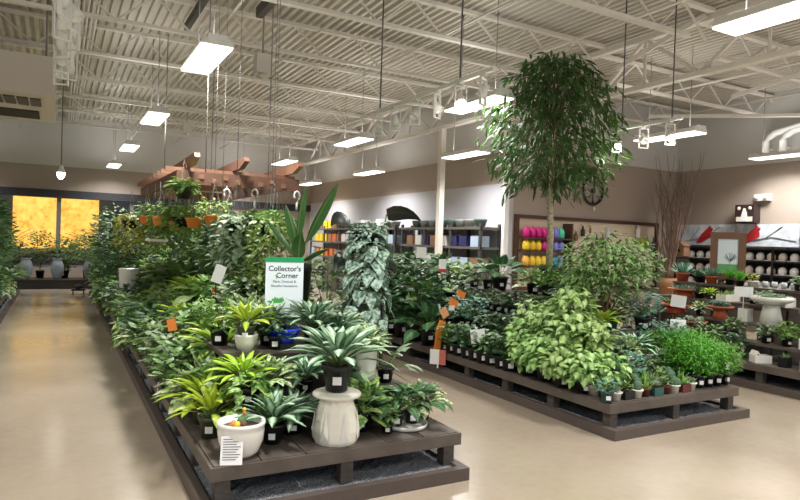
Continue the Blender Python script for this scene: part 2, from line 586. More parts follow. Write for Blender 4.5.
def head(x_, y_, z_, rz, lit, label):
    key = 'l' if lit else 'd'
    pr = hl if lit else hd0
    o_ = pr if not used_[key] else dup(pr, (0, 0, 0))
    used_[key] = 1
    o_.location = (x_, y_, z_); o_.rotation_euler.z = rz
    tag(o_, label, 'spotlight', 'track spotlights')
    if lit:
        ld = bpy.data.lights.new('spot_bulb', 'POINT'); ld.energy = SPOT_W; ld.shadow_soft_size = .06; ld.color = (1, .93, .82)
        l = bpy.data.objects.new('spot_bulb', ld); col.objects.link(l); l.location = (0, .06, -.33); l.parent = o_
def track(x_, y0, y1, z_, label, rods):
    r = empty('lighting_track', (x_, (y0+y1)/2, z_))
    h = (y1-y0)/2
    t_ = MB(); t_.box(-.02, .02, -h, h, 0, .035); t_.build('rail', WHITEM, r)
    for yy in rods:
        k = MB(); k.tube([(0, yy-(y0+y1)/2, .03), (0, yy-(y0+y1)/2, 4.88-z_)], .009, 6); k.build('rod', mat('dark_rod', (90, 88, 86), .5), r)
    tag(r, label, 'track')
track(3.36, 4.45, 7.2, 3.15, 'white ceiling track carrying six spotlights left of the tall tree', (5.0, 6.7))
for k, (yy, lit, rz) in enumerate(((6.75, False, 2.4), (6.3, False, -.6), (5.85, False, 2.2), (5.4, False, -2.6), (4.98, True, 2.8), (4.62, False, .5))):
    head(3.36, yy, 3.15, rz, lit, 'white %s spotlight, %s from the far end of the middle track' % ('lit' if lit else 'unlit', ORD[k+1]))
track(6.38, 4.8, 6.0, 3.15, 'short white ceiling track right of the tall tree', (4.95, 5.7))
for k, (yy, lit) in enumerate(((5.78, True), (5.35, False), (4.97, True))):
    head(6.38, yy, 3.15, 2.7, lit, 'white %s spotlight, %s from the far end of the right track' % ('lit' if lit else 'unlit', ORD[k+1]))
track(.02, 4.1, 6.35, 3.15, 'white ceiling track seen end-on above the left aisle', (4.4, 6.0))
for k in range(9):
    head(.02+(.03 if k % 2 else -.03), 4.25+.245*k, 3.15, (1.3, -1.9, .5, 2.5, -.7, 1.8, -2.6, .2, 2.9)[k], False,
         'white unlit spotlight, %s from the near end of the left track' % ORD[k+1])
# pendant bulb far left
r = empty('pendant_lamp', (.02, 14.0, 2.62))
k = MB(); k.tube([(0, 0, .25), (0, 0, 2.34)], .012, 6); k.build('rod', mat('grey_rod', (120, 118, 114), .5), r)
k = MB(); k.lathe([(.0, .28), (.04, .26), (.05, .2), (.09, .12), (.085, .12), (.0, .18)], 12); k.build('lamp_shade', WHITEM, r)
k = MB(); k.blob((0, 0, .09), (.07, .07, .1), 12, 8); k.build('bulb', HOT, r)
tag(r, 'bright bare bulb pendant hanging in front of the far wall', 'lamp')

# duct unit, upper left
r = empty('air_unit', (-1.3, 9.6, 3.4))
LOUV = mat('dark_louvre', (86, 80, 76), .6)
k = MB(); k.box(-1.2, 1.22, 0, 2.4, 0, .52); k.build('casing', mat('duct_paint', (206, 198, 186), .55), r)
k = MB()
for j in range(14):
    k.box(-1.1+.155*j, -1.1+.155*j+.13, .3, .85, -.02, -.001)
k.build('louvre', LOUV, r)
k = MB(); k.box(-1.15, 1.0, 1.35, 2.1, -.012, -.001); k.build('intake', mat('intake_dark', (38, 30, 28), .7), r)
for sx in (-1.1, 1.1):
    k = MB(); k.tube([(sx, .3, .5), (sx, .3, 1.5)], .015, 6); k.build('hanger_rod', WIRE, r)
tag(r, 'beige suspended air handling unit with louvres, upper left of the hall', 'air unit')
# small winch boxes above the pergola
for (x_, y_, z_, lb) in ((2.42, 8.5, 3.98, 'nearer small white winch box hanging above the pergola'), (2.79, 16.4, 4.3, 'farther small white winch box under the roof joists')):
    r = empty('winch_box', (x_, y_, z_))
    k = MB(); k.box(-.1, .1, -.1, .1, -.12, .14); k.lathe([(0, -.2), (.05, -.18), (.06, -.12)], 10); k.build('casing', mat('winch_grey', (206, 200, 190), .5), r)
    k = MB(); k.tube([(0, 0, .14), (0, 0, 4.96-z_)], .012, 6); k.build('rod', WIRE, r)
    tag(r, lb, 'box')
# pipes upper right
for k_, (yy, lb) in enumerate(((7.6, 'left of two white elbow pipes on the right wall'), (7.25, 'right of two white elbow pipes on the right wall'))):
    k = MB(); k.tube([(12.72, yy, 3.66), (12.72, yy, 3.9), (12.72, yy-.06, 4.0), (12.72, yy-.2, 4.08), (12.72, yy-.9, 4.2), (12.72, yy-.95, 4.9)], .07, 10)
    k.box(12.70, 12.94, yy-.03, yy+.03, 3.74, 3.79)
    tag(k.build('white_pipe', WHITEM), lb, 'pipe')

# ------------------------------------------------------------------ display benches
def bench(x0, x1, y0, y1, zt, label, front=True, legs_x=3, notch=False):
    r = empty('display_bench', ((x0+x1)/2, (y0+y1)/2, 0))
    ox, oy = r.location.x, r.location.y
    t = MB()
    nb = max(3, round((x1-x0)/.28))
    wd = (x1-x0)/nb
    for i in range(nb):
        a = x0+i*wd
        t.box(a-ox+.004, a+wd-ox-.004, y0-oy, y1-oy, zt-.04, zt)
    t.box(x0-ox, x1-ox, y0-.018-oy, y0-oy, zt-.085, zt-.005)
    t.box(x0-.018-ox, x0-ox, y0-.018-oy, y1-oy, zt-.085, zt-.005)
    t.box(x1-ox, x1+.018-ox, y0-.018-oy, y1-oy, zt-.085, zt-.005)
    t.build('tabletop', WOODX, r)
    ny = max(2, round((y1-y0)/.66))
    for i in range(ny+1):
        yy = y0+.05+(y1-y0-.1)*i/ny
        xs = [x0+.06, x1-.065] + ([x0+(x1-x0)*j/(legs_x-1) for j in range(1, legs_x-1)] if i in (0, ny) else [])
        for xx in xs:
            k = MB(); k.box(xx-.042-ox, xx+.042-ox, yy-.042-oy, yy+.042-oy, .028, zt-.04)
            k.build('leg', WOOD, r)
    tag(r, label, 'bench')
    return r
def kerb(x0, x1, y0, y1, h, label, glabel):
    k = MB(); t_ = .06
    k.box(x0, x1, y0, y0+t_, 0, h); k.box(x0, x1, y1-t_, y1, 0, h)
    k.box(x0, x0+t_, y0+t_, y1-t_, 0, h); k.box(x1-t_, x1, y0+t_, y1-t_, 0, h)
    tag(k.build('kerb_frame', KERB), label, 'kerb')
    g = MB()
    nx, ny = int((x1-x0)/.045), int((y1-y0)/.045)
    rg = random.Random(int(x0*10+y0))
    o_ = len(g.v)
    if ny*nx < 12000:
        for j in range(ny+1):
            for i in range(nx+1):
                g.v.append((x0+t_+(x1-x0-2*t_)*i/nx, y0+t_+(y1-y0-2*t_)*j/ny, .052+rg.uniform(0, .014)))
        for j in range(ny):
            for i in range(nx):
                a = j*(nx+1)+i
                g.face([a, a+1, a+nx+2, a+nx+1])
    tag(g.build('gravel_bed', GRAVEL), glabel, 'gravel', kind='stuff')

def step(x0, x1, y0, y1, z, zb, label, th=.03):
    r = empty('step_shelf', ((x0+x1)/2, (y0+y1)/2, zb))
    ox, oy = r.location.x, r.location.y
    t = MB(); t.box(x0-ox, x1-ox, y0-oy, y1-oy, z-th-zb, z-zb); t.build('board', WOODX, r)
    n_ = max(2, round((y1-y0)/.9)+1)
    for i in range(n_):
        yy = y0+.03+(y1-y0-.06)*i/(n_-1)-oy
        k = MB(); k.box(x0-ox+.02, x1-ox-.02, yy-.02, yy+.02, 0, z-th-zb); k.build('support', WOOD, r)
    tag(r, label, 'shelf')

ZB = .29
bys = [(3.55, 7.1), (7.16, 10.7), (10.76, 14.3), (14.36, 18.0)]
for i, (a, b_) in enumerate(bys):
    bench(.80, 2.47, a, b_, ZB, 'brown wooden slatted plant bench, %s from the camera in the near left display' % ORD[i+1])
    kerb(.735, 2.48, a-.14 if i == 0 else a-.03, b_+.03, .085, 'brown timber kerb around the %s bench of the near left display' % ORD[i+1],
         'dark grey gravel under the %s bench of the near left display' % ORD[i+1])
cys = [(3.72, 7.3), (7.36, 10.0)]
for i, (a, b_) in enumerate(cys):
    bench(4.15, 5.90, a, min(b_, 9.4), ZB-.01, 'brown wooden plant bench, %s from the camera in the middle display' % ORD[i+1])
    kerb(4.09, 5.945, a-.12 if i == 0 else a-.03, min(b_, 9.4)+.03, .085, 'brown timber kerb around the %s bench of the middle display' % ORD[i+1],
         'dark grey gravel under the %s bench of the middle display' % ORD[i+1])
bench(7.32, 9.3, 2.9, 6.5, ZB, 'brown wooden plant bench of the right display with houseware and succulents')
kerb(7.22, 9.4, 2.8, 6.6, .085, 'brown timber kerb around the right display', 'dark grey gravel under the right display')
bench(-2.5, -.90, 11.6, 18.2, ZB, 'brown wooden plant bench left of the left aisle')
kerb(-2.6, -.81, 11.5, 18.3, .085, 'brown timber kerb left of the left aisle', 'dark gravel under the bench left of the left aisle')
# steps
for i, (a, b_) in enumerate([(5.05, 7.1), (7.16, 10.7), (10.76, 14.3), (14.36, 18.0)]):
    for j, (xa, xb, z) in enumerate(((1.10, 1.36, .50), (1.37, 1.64, .72), (1.65, 2.02, .94), (2.03, 2.28, .62))):
        step(xa, xb, a, b_, z, ZB, 'brown %s step shelf on the %s bench of the near left display' % (('lowest', 'middle', 'top', 'right-hand')[j], ORD[i+1]))
step(1.02, 2.38, 4.02, 4.36, .50, ZB, 'low brown riser board across the front of the near left display')
step(1.02, 2.25, 4.38, 4.98, .78, ZB, 'higher brown riser behind the blue bowl in the near left display')
for i, (a, b_) in enumerate([(4.95, 7.3), (7.36, 9.4)]):
    for j, (xa, xb, z) in enumerate(((4.46, 4.72, .52), (4.73, 4.99, .76), (5.0, 5.42, 1.0), (5.43, 5.7, .7))):
        step(xa, xb, a, b_, z, ZB-.01, 'brown %s step shelf on the %s bench of the middle display' % (('lowest', 'middle', 'top', 'right-hand')[j], ORD[i+1]))
step(4.45, 5.85, 4.22, 4.52, .48, ZB-.01, 'low brown riser behind the small succulents of the middle display')
step(4.45, 5.85, 4.54, 4.92, .72, ZB-.01, 'upper brown riser behind the small succulents of the middle display')
for j, (xa, xb, z, y1_) in enumerate(((7.56, 7.84, .50, 6.4), (7.86, 8.14, .70, 6.45), (8.16, 8.46, .92, 6.45), (8.48, 9.0, 1.13, 6.45))):
    step(xa, xb, 2.95, y1_, z, ZB, 'brown %s step shelf of the right display' % ('lowest', 'second', 'third', 'highest')[j])

# ------------------------------------------------------------------ plant prototypes
GA = PI*(3-math.sqrt(5))
def rosette(seed, n, L, W, shape, el_in, el_out, droop, pet, z0, seg=4, fold=.12, stemr=.004, lj=.15, cut=1.0):
    rnd = random.Random(seed)
    b = MB()
    for i in range(n):
        t = i/max(1, n-1)
        az = i*GA+rnd.uniform(-.25, .25)
        el = el_in+(el_out-el_in)*t**.8+rnd.uniform(-7, 7)
        l = L*(1-lj*rnd.random())*(.7+.3*min(1, t*2+.2))
        p0 = Vector((math.cos(az)*.008, math.sin(az)*.008, z0))
        pl = pet*(.6+.4*t)*rnd.uniform(.85, 1.1)
        e = R(min(85, el+12))
        p1 = p0+Vector((math.cos(az)*math.cos(e), math.sin(az)*math.cos(e), math.sin(e)))*pl
        if pl > .02:
            b.tube([p0, p1], stemr, 3, 1, False)
        b.leaf(p1, az, el, l, W*l/L*cut, shape, droop*rnd.uniform(.7, 1.3), seg, fold, 0, rnd.uniform(-.35, .35))
    return b
def bush(seed, n, rx, rz, cz, z0, L, W, shape='ovate', droop=35, stems=8, seg=3, lo=-20, hi=45, shell=.55):
    rnd = random.Random(seed)
    b = MB()
    tips = []
    for i in range(stems):
        az = i*GA; rr = rnd.uniform(.2, .8)
        q = Vector((math.cos(az)*rx*rr, math.sin(az)*rx*rr, cz+rnd.uniform(-.3, .7)*rz))
        b.tube([(0, 0, z0), (q.x*.35, q.y*.35, (z0+q.z)/2), q], [.006, .005, .003], 3, 1, False)
    for i in range(n):
        u = rnd.uniform(-1, 1); az = rnd.uniform(0, 2*PI); s_ = math.sqrt(1-u*u)
        rr = shell+(1-shell)*rnd.random()
        p = Vector((math.cos(az)*s_*rx*rr, math.sin(az)*s_*rx*rr, cz+u*rz*rr))
        a2 = az+rnd.uniform(-.9, .9)
        l = L*rnd.uniform(.7, 1.1)
        b.leaf(p, a2, rnd.uniform(lo, hi), l, W*l/L, shape, droop*rnd.uniform(.5, 1.5), seg, .12, 0, rnd.uniform(-.5, .5))
    return b
def trail(seed, strands, length, L, W, shape='heart', r0_=.1, z0=.0, out=.12, seg=3, top=14, sp=1.0):
    rnd = random.Random(seed)
    b = MB()
    for i in range(strands):
        az = 2*PI*i/strands+rnd.uniform(-.2, .2)
        ln = length*rnd.uniform(.45, 1)
        ro = r0_+out*rnd.uniform(.3, 1)
        pts = [(math.cos(az)*r0_*.6, math.sin(az)*r0_*.6, z0+.01), (math.cos(az)*(r0_+ro)/2, math.sin(az)*(r0_+ro)/2, z0+.05)]
        n_ = max(3, int(ln/(L*.42)*sp))
        for k in range(n_+1):
            t = k/n_
            pts.append((math.cos(az+.2*math.sin(k))*ro*(1+.1*t), math.sin(az+.2*math.sin(k))*ro*(1+.1*t), z0+.02-ln*t))
        b.tube(pts, .0025, 3, 1, False)
        for k, q in enumerate(pts[1:]):
            a2 = az+rnd.uniform(-1.1, 1.1)
            l = L*rnd.uniform(.7, 1.1)
            b.leaf((q[0], q[1], q[2]+.015), a2, rnd.uniform(-50, 5), l, W*l/L, shape, 40, seg, .1, 0, rnd.uniform(-.5, .5))
    for i in range(top):
        az = i*GA; rr = r0_*math.sqrt((i+.5)/top)*1.25
        l = L*rnd.uniform(.8, 1.15)
        b.leaf((math.cos(az)*rr, math.sin(az)*rr, z0+.03+rnd.uniform(0, .06)), az, rnd.uniform(5, 50), l, W*l/L, shape, 50, seg, .1, 0, rnd.uniform(-.4, .4))
    return b
def fern(seed, fronds, L, z0=0, leaf=.05, lw=.014, el=(25, 80), pairs=11, droop=75, stem=.003):
    rnd = random.Random(seed)
    b = MB()
    for i in range(fronds):
        az = i*GA+rnd.uniform(-.3, .3)
        e = rnd.uniform(*el); l = L*rnd.uniform(.7, 1.1)
        p = Vector((math.cos(az)*.01, math.sin(az)*.01, z0)); pts = [p.copy()]
        de = droop/pairs
        for k in range(pairs):
            er = R(e)
            d = Vector((math.cos(az)*math.cos(er), math.sin(az)*math.cos(er), math.sin(er)))
            p = p+d*l/pairs
            pts.append(p.copy())
            if k > 1:
                q = leaf*math.sin(PI*(k+1)/(pairs+2))**.6
                for s_ in (-1, 1):
                    b.leaf(p, az+s_*R(62), e*.4-8, q, lw, 'narrow', 25, 2, 0, 0, 0)
            e -= de
        b.tube(pts, stem, 3, 1, False)
    return b
def pot_mb(r1, r2, h, rim=.008, n=18, c=(0, 0, 0)):
    b = MB()
    b.lathe([(r2, 0), (r1-rim*.3, h*.82), (r1+rim*.5, h*.82), (r1+rim, h), (r1-.004, h), (r1-.008, h-.02), (.0, h-.022)], n, 0, c)
    return b
def add_pot(root, r1, r2, h, m_, label=True, saz=-112, soil=True, n=18):
    b = pot_mb(r1, r2, h, n=n)
    b.build('pot', m_, root)
    if soil:
        s_ = MB(); s_.lathe([(0, h-.021), (r1*.55, h-.012), (r1-.012, h-.018), (0, h-.03)], 12); s_.build('soil', SOIL, root)
    if label:
        a = R(saz); rr = (r1+r2)/2
        k = MB()
        Mx = Matrix.Translation((math.cos(a)*rr, math.sin(a)*rr, h*.45)) @ Matrix.Rotation(a+PI/2, 4, 'Z')
        w_ = min(.022, r1*.35)
        k.box(-w_, w_, -.008, .004, -w_*.9, w_*.9, 0, Mx)
        k.build('price_label', LABELW, root)
def fol(root, b, mats, name='foliage'):
    o_ = b.build(name, mats, root)
    o_['spin'] = 1
    return o_

LM = dict(
    lime=leafmat('lime_leaf', (104, 156, 36), (198, 220, 74), 'edge', .35, .2),
    silver=leafmat('silver_striped_leaf', (48, 100, 58), (200, 226, 196), 'silver', .38),
    dark=leafmat('dark_green_leaf', (50, 82, 50), (94, 128, 78), 'midrib', .32, .08),
    mid=leafmat('mid_green_leaf', (74, 112, 58), (136, 164, 96), 'plain', .4),
    pothos=leafmat('mottled_pothos_leaf', (78, 126, 58), (176, 198, 116), 'mottle', .35),
    syng=leafmat('pale_arrow_leaf', (104, 152, 70), (182, 208, 134), 'edge', .45, .2),
    scin=leafmat('satin_silver_leaf', (92, 128, 106), (186, 208, 192), 'mottle', .5),
    blue=leafmat('blue_green_leaf', (62, 106, 86), (124, 160, 134), 'plain', .45),
    fern=leafmat('bright_fern_leaf', (60, 136, 40), (124, 190, 66), 'plain', .5, .2),
    fresh=leafmat('fresh_green_leaf', (84, 130, 56), (150, 186, 92), 'plain', .4, .2),
    tree=leafmat('willowy_ficus_leaf', (46, 78, 36), (84, 114, 52), 'plain', .35, .1),
    purple=leafmat('blackish_leaf', (26, 32, 30), (44, 56, 48), 'midrib', .3, .0),
    bop=leafmat('paddle_leaf', (52, 98, 50), (112, 150, 84), 'midrib', .35, .15),
    red=leafmat('red_tinged_leaf', (110, 44, 34), (176, 84, 52), 'plain', .4, .1),
    yellow=leafmat('golden_leaf', (140, 150, 52), (206, 202, 96), 'plain', .4, .2),
    grey=leafmat('grey_green_leaf', (98, 124, 92), (166, 184, 150), 'plain', .5),
    varieg=leafmat('cream_splashed_leaf', (92, 142, 68), (222, 230, 182), 'mottle', .4, .15),
    palm=leafmat('palm_leaf', (50, 98, 44), (96, 140, 62), 'plain', .4, .12),
)
def K(m_):
    return [LM[m_], STEM]
KIND = {}
def kind(name, cat, desc, maker):
    KIND[name] = [cat, desc, maker, None]
def mk(name, potargs, b, m_, **kw):
    r = empty(name)
    if potargs:
        add_pot(r, *potargs, **kw)
    fol(r, b, K(m_))
    return r
P6 = (.075, .055, .13)
P4 = (.052, .04, .09)
P8 = (.10, .075, .18)
kind('lime', 'plant', 'lime-green lance-leaved plant', lambda: mk('lime_dracaena', (*P6, OLIVEP), rosette(1, 28, .25, .056, 'lance', 80, 12, 60, .10, .12), 'lime'))
kind('silver', 'plant', 'silver-striped aglaonema', lambda: mk('silver_aglaonema', (*P6, BLACKP), rosette(2, 40, .27, .078, 'lance', 84, 18, 62, .09, .12, fold=.1), 'silver'))
kind('pothos', 'plant', 'mottled green pothos', lambda: mk('potted_pothos', (*P6, BLACKP), trail(3, 10, .16, .11, .085, 'heart', .07, .13, .1, top=22), 'pothos'))
kind('darkbush', 'plant', 'dark green leafy plant', lambda: mk('leafy_houseplant', (*P6, BLACKP), bush(4, 110, .17, .15, .26, .12, .10, .045), 'dark'))
kind('midbush', 'plant', 'mid-green bushy plant', lambda: mk('bushy_houseplant', (*P6, BLACKP), bush(5, 130, .17, .15, .25, .12, .085, .045), 'mid'))
kind('freshbush', 'plant', 'fresh green bushy plant', lambda: mk('bushy_houseplant', (*P6, BLACKP), bush(6, 120, .16, .14, .24, .12, .085, .05, 'heart'), 'fresh'))
kind('greybush', 'plant', 'grey-green small-leaved plant', lambda: mk('grey_houseplant', (*P6, BLACKP), bush(7, 130, .16, .14, .24, .12, .06, .04, 'round'), 'grey'))
kind('varieg', 'plant', 'cream-splashed leafy plant', lambda: mk('variegated_houseplant', (*P6, BLACKP), rosette(8, 34, .16, .10, 'heart', 80, -15, 50, .13, .12), 'varieg'))
kind('big', 'plant', 'broad dark-leaved philodendron', lambda: mk('philodendron', (*P8, BLACKP), rosette(9, 20, .27, .17, 'heart', 70, -8, 60, .26, .17, fold=.08), 'dark'))
kind('bigmid', 'plant', 'broad glossy green philodendron', lambda: mk('philodendron', (*P8, BLACKP), rosette(10, 22, .24, .15, 'heart', 72, -5, 55, .24, .17, fold=.08), 'mid'))
kind('syng', 'plant', 'pale green arrowhead plant', lambda: mk('arrowhead_plant', (*P6, BLACKP), bush(11, 190, .21, .19, .27, .11, .088, .078, 'heart', 40, 8, 3, -75, 15, .6), 'syng'))
kind('fern', 'plant', 'feathery bright green fern', lambda: mk('asparagus_fern', (*P6, BLACKP), bush(12, 900, .19, .19, .27, .11, .052, .015, 'narrow', 40, 26, 2, -30, 70, .25), 'fern'))
kind('blue', 'plant', 'blue-green small-leaved plant', lambda: mk('blue_green_houseplant', (*P6, BLACKP), bush(13, 150, .17, .14, .25, .12, .06, .034), 'blue'))
kind('redleaf', 'plant', 'red-tinged leafy plant', lambda: mk('red_leaf_houseplant', (*P6, BLACKP), rosette(14, 26, .2, .05, 'lance', 80, 20, 40, .06, .12), 'red'))
kind('smallgreen', 'plant', 'small green foliage plant', lambda: mk('small_houseplant', (*P4, BLACKP), bush(15, 70, .1, .09, .15, .08, .055, .03), 'mid', n=12))
kind('smalldark', 'plant', 'small dark foliage plant', lambda: mk('small_houseplant', (*P4, BLACKP), bush(16, 70, .1, .09, .15, .08, .055, .035, 'round'), 'dark', n=12))
kind('smallgrey', 'plant', 'small grey-green foliage plant', lambda: mk('small_houseplant', (*P4, BLACKP), bush(17, 70, .1, .08, .14, .08, .05, .03, 'round'), 'grey', n=12))
kind('aloca', 'plant', 'grey-leaved alocasia', lambda: mk('alocasia', (*P6, BLACKP), rosette(18, 12, .2, .12, 'arrow', 60, -30, 50, .3, .12, fold=.08, stemr=.005), 'grey'))
kind('tallbush', 'plant', 'tall leafy foliage plant', lambda: mk('tall_houseplant', (*P8, BLACKP), bush(19, 260, .24, .42, .55, .17, .12, .055, 'ovate', 40, 10), 'mid'))
kind('talldark', 'plant', 'tall dark foliage plant', lambda: mk('tall_houseplant', (*P8, BLACKP), bush(20, 260, .24, .42, .55, .17, .13, .06, 'ovate', 40, 10), 'dark'))
def mk_palm():
    return mk('areca_palm', (.14, .11, .26, BLACKP), fern(21, 26, 1.35, .25, .34, .028, (48, 84), 15, 60, .006), 'palm', label=False)
kind('tallfresh', 'plant', 'tall fresh green plant', lambda: mk('tall_houseplant', (*P8, BLACKP), bush(29, 300, .25, .42, .52, .17, .11, .055, 'heart', 45, 10, 3, -60, 30), 'pothos'))
kind('tallgrey', 'plant', 'tall grey-green plant', lambda: mk('tall_houseplant', (*P8, BLACKP), bush(30, 300, .25, .42, .52, .17, .10, .05, 'ovate', 45, 10, 3, -60, 30), 'grey'))
kind('palm', 'palm', 'tall feathery palm', mk_palm)
kind('goldpalm', 'palm', 'tall golden-leaved tree', lambda: mk('golden_tree', (.14, .11, .26, BLACKP), bush(22, 420, .36, .5, 1.35, .25, .14, .05, 'lance', 60, 10), 'yellow', label=False))
kind('floortree', 'plant', 'tall bushy green tree', lambda: mk('indoor_tree', (.15, .12, .28, BLACKP), bush(23, 560, .45, .75, 1.15, .27, .15, .06, 'ovate', 50, 12), 'mid', label=False))
kind('darktree', 'plant', 'tall bushy dark tree', lambda: mk('indoor_tree', (.15, .12, .28, BLACKP), bush(24, 560, .45, .75, 1.15, .27, .15, .06, 'ovate', 50, 12), 'dark', label=False))

def place(k, x_, y_, z_, label, s_=1.0, spin=None, rz=0, group=None):
    e = KIND[k]
    rnd = random.Random(int(x_*977+y_*131+z_*71))
    if spin is None:
        spin = rnd.uniform(0, 2*PI)
    if e[3] is None:
        o_ = e[2](); e[3] = o_
        o_.scale = (s_,)*3; o_.location = (x_, y_, z_+.001); o_.rotation_euler.z = rz
        for ch in o_.children:
            if ch.get('spin'):
                ch.rotation_euler.z = spin
    else:
        o_ = dup(e[3], (x_, y_, z_+.001), rz, s_, spin)
    tag(o_, label, e[0], group)
    return o_
def row(ks, x_, y0, dy, n, z_, where, group, s_=1.0, jx=.02, seed=0):
    rnd = random.Random(seed+int(x_*100)+int(z_*100))
    for i in range(n):
        k = ks[i % len(ks)] if seed == 0 else rnd.choice(ks)
        place(k, x_+rnd.uniform(-jx, jx), y0+dy*i+rnd.uniform(-.015, .015), z_, '%s, %s from the front %s' % (KIND[k][1], ORD[i+1], where), s_*rnd.uniform(.92, 1.1), group=group)

# ------------------------------------------------------------------ near left display: the hero pieces at the front corner
# white bowl planter with care card
r = empty('bowl_planter', (.985, 3.675, ZB)); r.scale = (.95,)*3
k = MB(); k.lathe([(.075, 0), (.11, .03), (.138, .10), (.146, .17), (.143, .19), (.15, .20), (.15, .222), (.135, .222), (.128, .18), (.0, .178)], 32); k.build('bowl', WHITEC, r)
k = MB(); k.lathe([(0, .176), (.127, .182), (.0, .19)], 20); k.build('soil', mat('coco_fibre', (168, 146, 122), .95, noise=.3, nscale=60), r)
tag(r, 'round white ceramic bowl planter at the front left bench corner', 'planter')
r = empty('care_card', (.895, 3.535, ZB), R(-20))
Mx = Matrix.Rotation(R(-14), 4, 'X')
k = MB(); k.box(-.062, .062, -.002, .002, 0, .16, 0, Mx); k.build('card', LABELW, r)
k = MB()
for j in range(9):
    k.box(-.05, .05-.012*(j % 3), -.0035, -.002, .14-.014*j, .145-.014*j, 0, Mx)
k.build('print', mat('grey_print', (120, 120, 124), .7), r)
tag(r, 'small white printed care card leaning on the white bowl', 'card')
place('varieg', 0, 0, -5, 'x y z placeholder label', 1) if False else None
r = empty('cactus_cluster', (.97, 3.685, ZB+.177))
rnd = random.Random(5)
for (dx, dy, s_, m_, nm) in ((-.03, -.01, .02, ORANGE, 'flower'), (-.012, -.03, .018, mat('yellow_bloom', (232, 200, 60), .6), 'flower'), (.04, .02, .03, mat('cactus_green', (84, 110, 70), .7), 'stem'), (.015, .0, .026, _m['cactus_green'], 'stem'), (.02, -.04, .02, mat('brown_stone', (110, 76, 56), .8), 'stone')):
    k = MB(); k.blob((dx, dy, s_*.9), (s_, s_, s_*1.1), 10, 6); k.build(nm, m_, r)
for j in range(2):
    k = MB(); k.blob((.04, .02, .07+.02*j), (.012, .012, .012), 8, 5); k.build('flower', _m['yellow_bloom'] if j else ORANGE, r)
tag(r, 'tiny cactus cluster with orange and yellow blooms inside the white bowl', 'cactus')

# white garden stool
r = empty('garden_stool', (1.615, 3.71, ZB)); r.scale = (1.14, 1.14, 1)
k = MB(); k.lathe([(.120, 0), (.128, .02), (.132, .08), (.126, .15), (.112, .21), (.098, .25), (.092, .285), (.0, .286)], 14, smooth=False); k.build('base', CREAM, r)
k = MB(); k.lathe([(.09, .285), (.128, .293), (.139, .302), (.139, .313), (.134, .32), (0, .321)], 32); k.build('seat', CREAM, r)
k = MB()
for j in range(7):
    a = 2*PI*j/7
    Mx = Matrix.Rotation(a, 4, 'Z') @ Matrix.Translation((0, -.126, .12)) @ Matrix.Rotation(R(-4), 4, 'X')
    o_ = len(k.v)
    k.v += [tuple(Mx @ Vector(p)) for p in ((-.03, 0, -.09), (.03, 0, -.09), (0, -.001, .11), (0, -.012, -.03))]
    k.face([o_, o_+1, o_+3]); k.face([o_+1, o_+2, o_+3]); k.face([o_+2, o_, o_+3])
k.build('facet', WHITEC, r)
tag(r, 'white faceted ceramic garden stool on the front bench edge', 'stool')
place('silver', 1.615, 3.72, ZB+.33, 'large silver-striped aglaonema on top of the white garden stool', 1.28)
place('silver', 1.23, 3.83, ZB, 'silver-striped aglaonema on the bench between white bowl and garden stool', .95)
place('silver', 1.42, 3.96, ZB, 'silver-striped aglaonema just behind left of the garden stool', .85)
place('lime', .90, 4.10, ZB, 'lime-green plant in olive pot just behind the white bowl', 1.05)
place('lime', .92, 4.42, ZB, 'second lime-green plant behind the white bowl on the aisle edge', 1.15)
place('lime', 1.13, 4.21, .50, 'yellowish lime plant on the low riser above the white bowl', .95)
place('varieg', 1.31, 4.15, .50, 'cream-splashed plant in dark pot on the low riser left end', .95)
place('silver', 1.58, 4.2, .50, 'silver-striped aglaonema on the low riser behind the garden stool', .72)
place('big', 1.8, 4.22, .50, 'broad dark-leaved philodendron on the low riser behind the stool', .6)
kind('bigpothos', 'plant', 'large-leaved pothos', lambda: mk('large_leaf_pothos', (*P6, BLACKP), rosette(33, 22, .15, .11, 'heart', 80, -20, 50, .15, .12), 'pothos'))
place('bigpothos', 1.86, 3.85, ZB, 'mottled green pothos spilling right of the garden stool', 1.05)
place('bigpothos', 1.98, 4.03, ZB-.0, 'mottled pothos with large leaves behind the white saucer', 1.1)
place('smallgreen', 2.0, 3.72, ZB, 'tiny yellow-green plant in black pot left of the white saucer', .8)
# tall white vase with pale-leaved plant
r = empty('tall_planter', (2.06, 4.2, .50))
k = MB(); k.lathe([(.05, 0), (.06, .01), (.075, .12), (.083, .26), (.088, .30), (.078, .30), (.07, .26), (0, .255)], 28); k.build('vase', WHITEC, r)
tag(r, 'tall tapered white planter on the riser right of the stool', 'planter')
o_ = place('varieg', 2.06, 4.2, .50+.22, 'pale-leaved variegated plant standing in the tall white planter', .85)
# saucer with two dark alocasias
r = empty('pot_saucer', (2.19, 3.80, ZB))
k = MB(); k.lathe([(.13, 0), (.15, .008), (.158, .035), (.15, .035), (.14, .015), (0, .012)], 36); k.build('dish', WHITEC, r)
tag(r, 'wide shallow white saucer on the right bench corner', 'saucer')
kind('drac', 'plant', 'dark drooping-leaved plant', lambda: mk('drooping_houseplant', (.05, .04, .085, BLACKP), rosette(31, 20, .17, .075, 'ovate', 70, 12, 95, .17, .08), 'dark'))
place('drac', 2.12, 3.81, ZB+.016, 'left dark drooping plant on the white saucer', 1.05)
place('drac', 2.26, 3.83, ZB+.016, 'right dark drooping plant on the white saucer', 1.1)
place('aloca', 2.27, 4.28, .50, 'tall grey-leaved alocasia on the riser above the white saucer', .9)
place('varieg', 2.40, 3.93, ZB, 'variegated plant overhanging the right bench end near the saucer', .95)
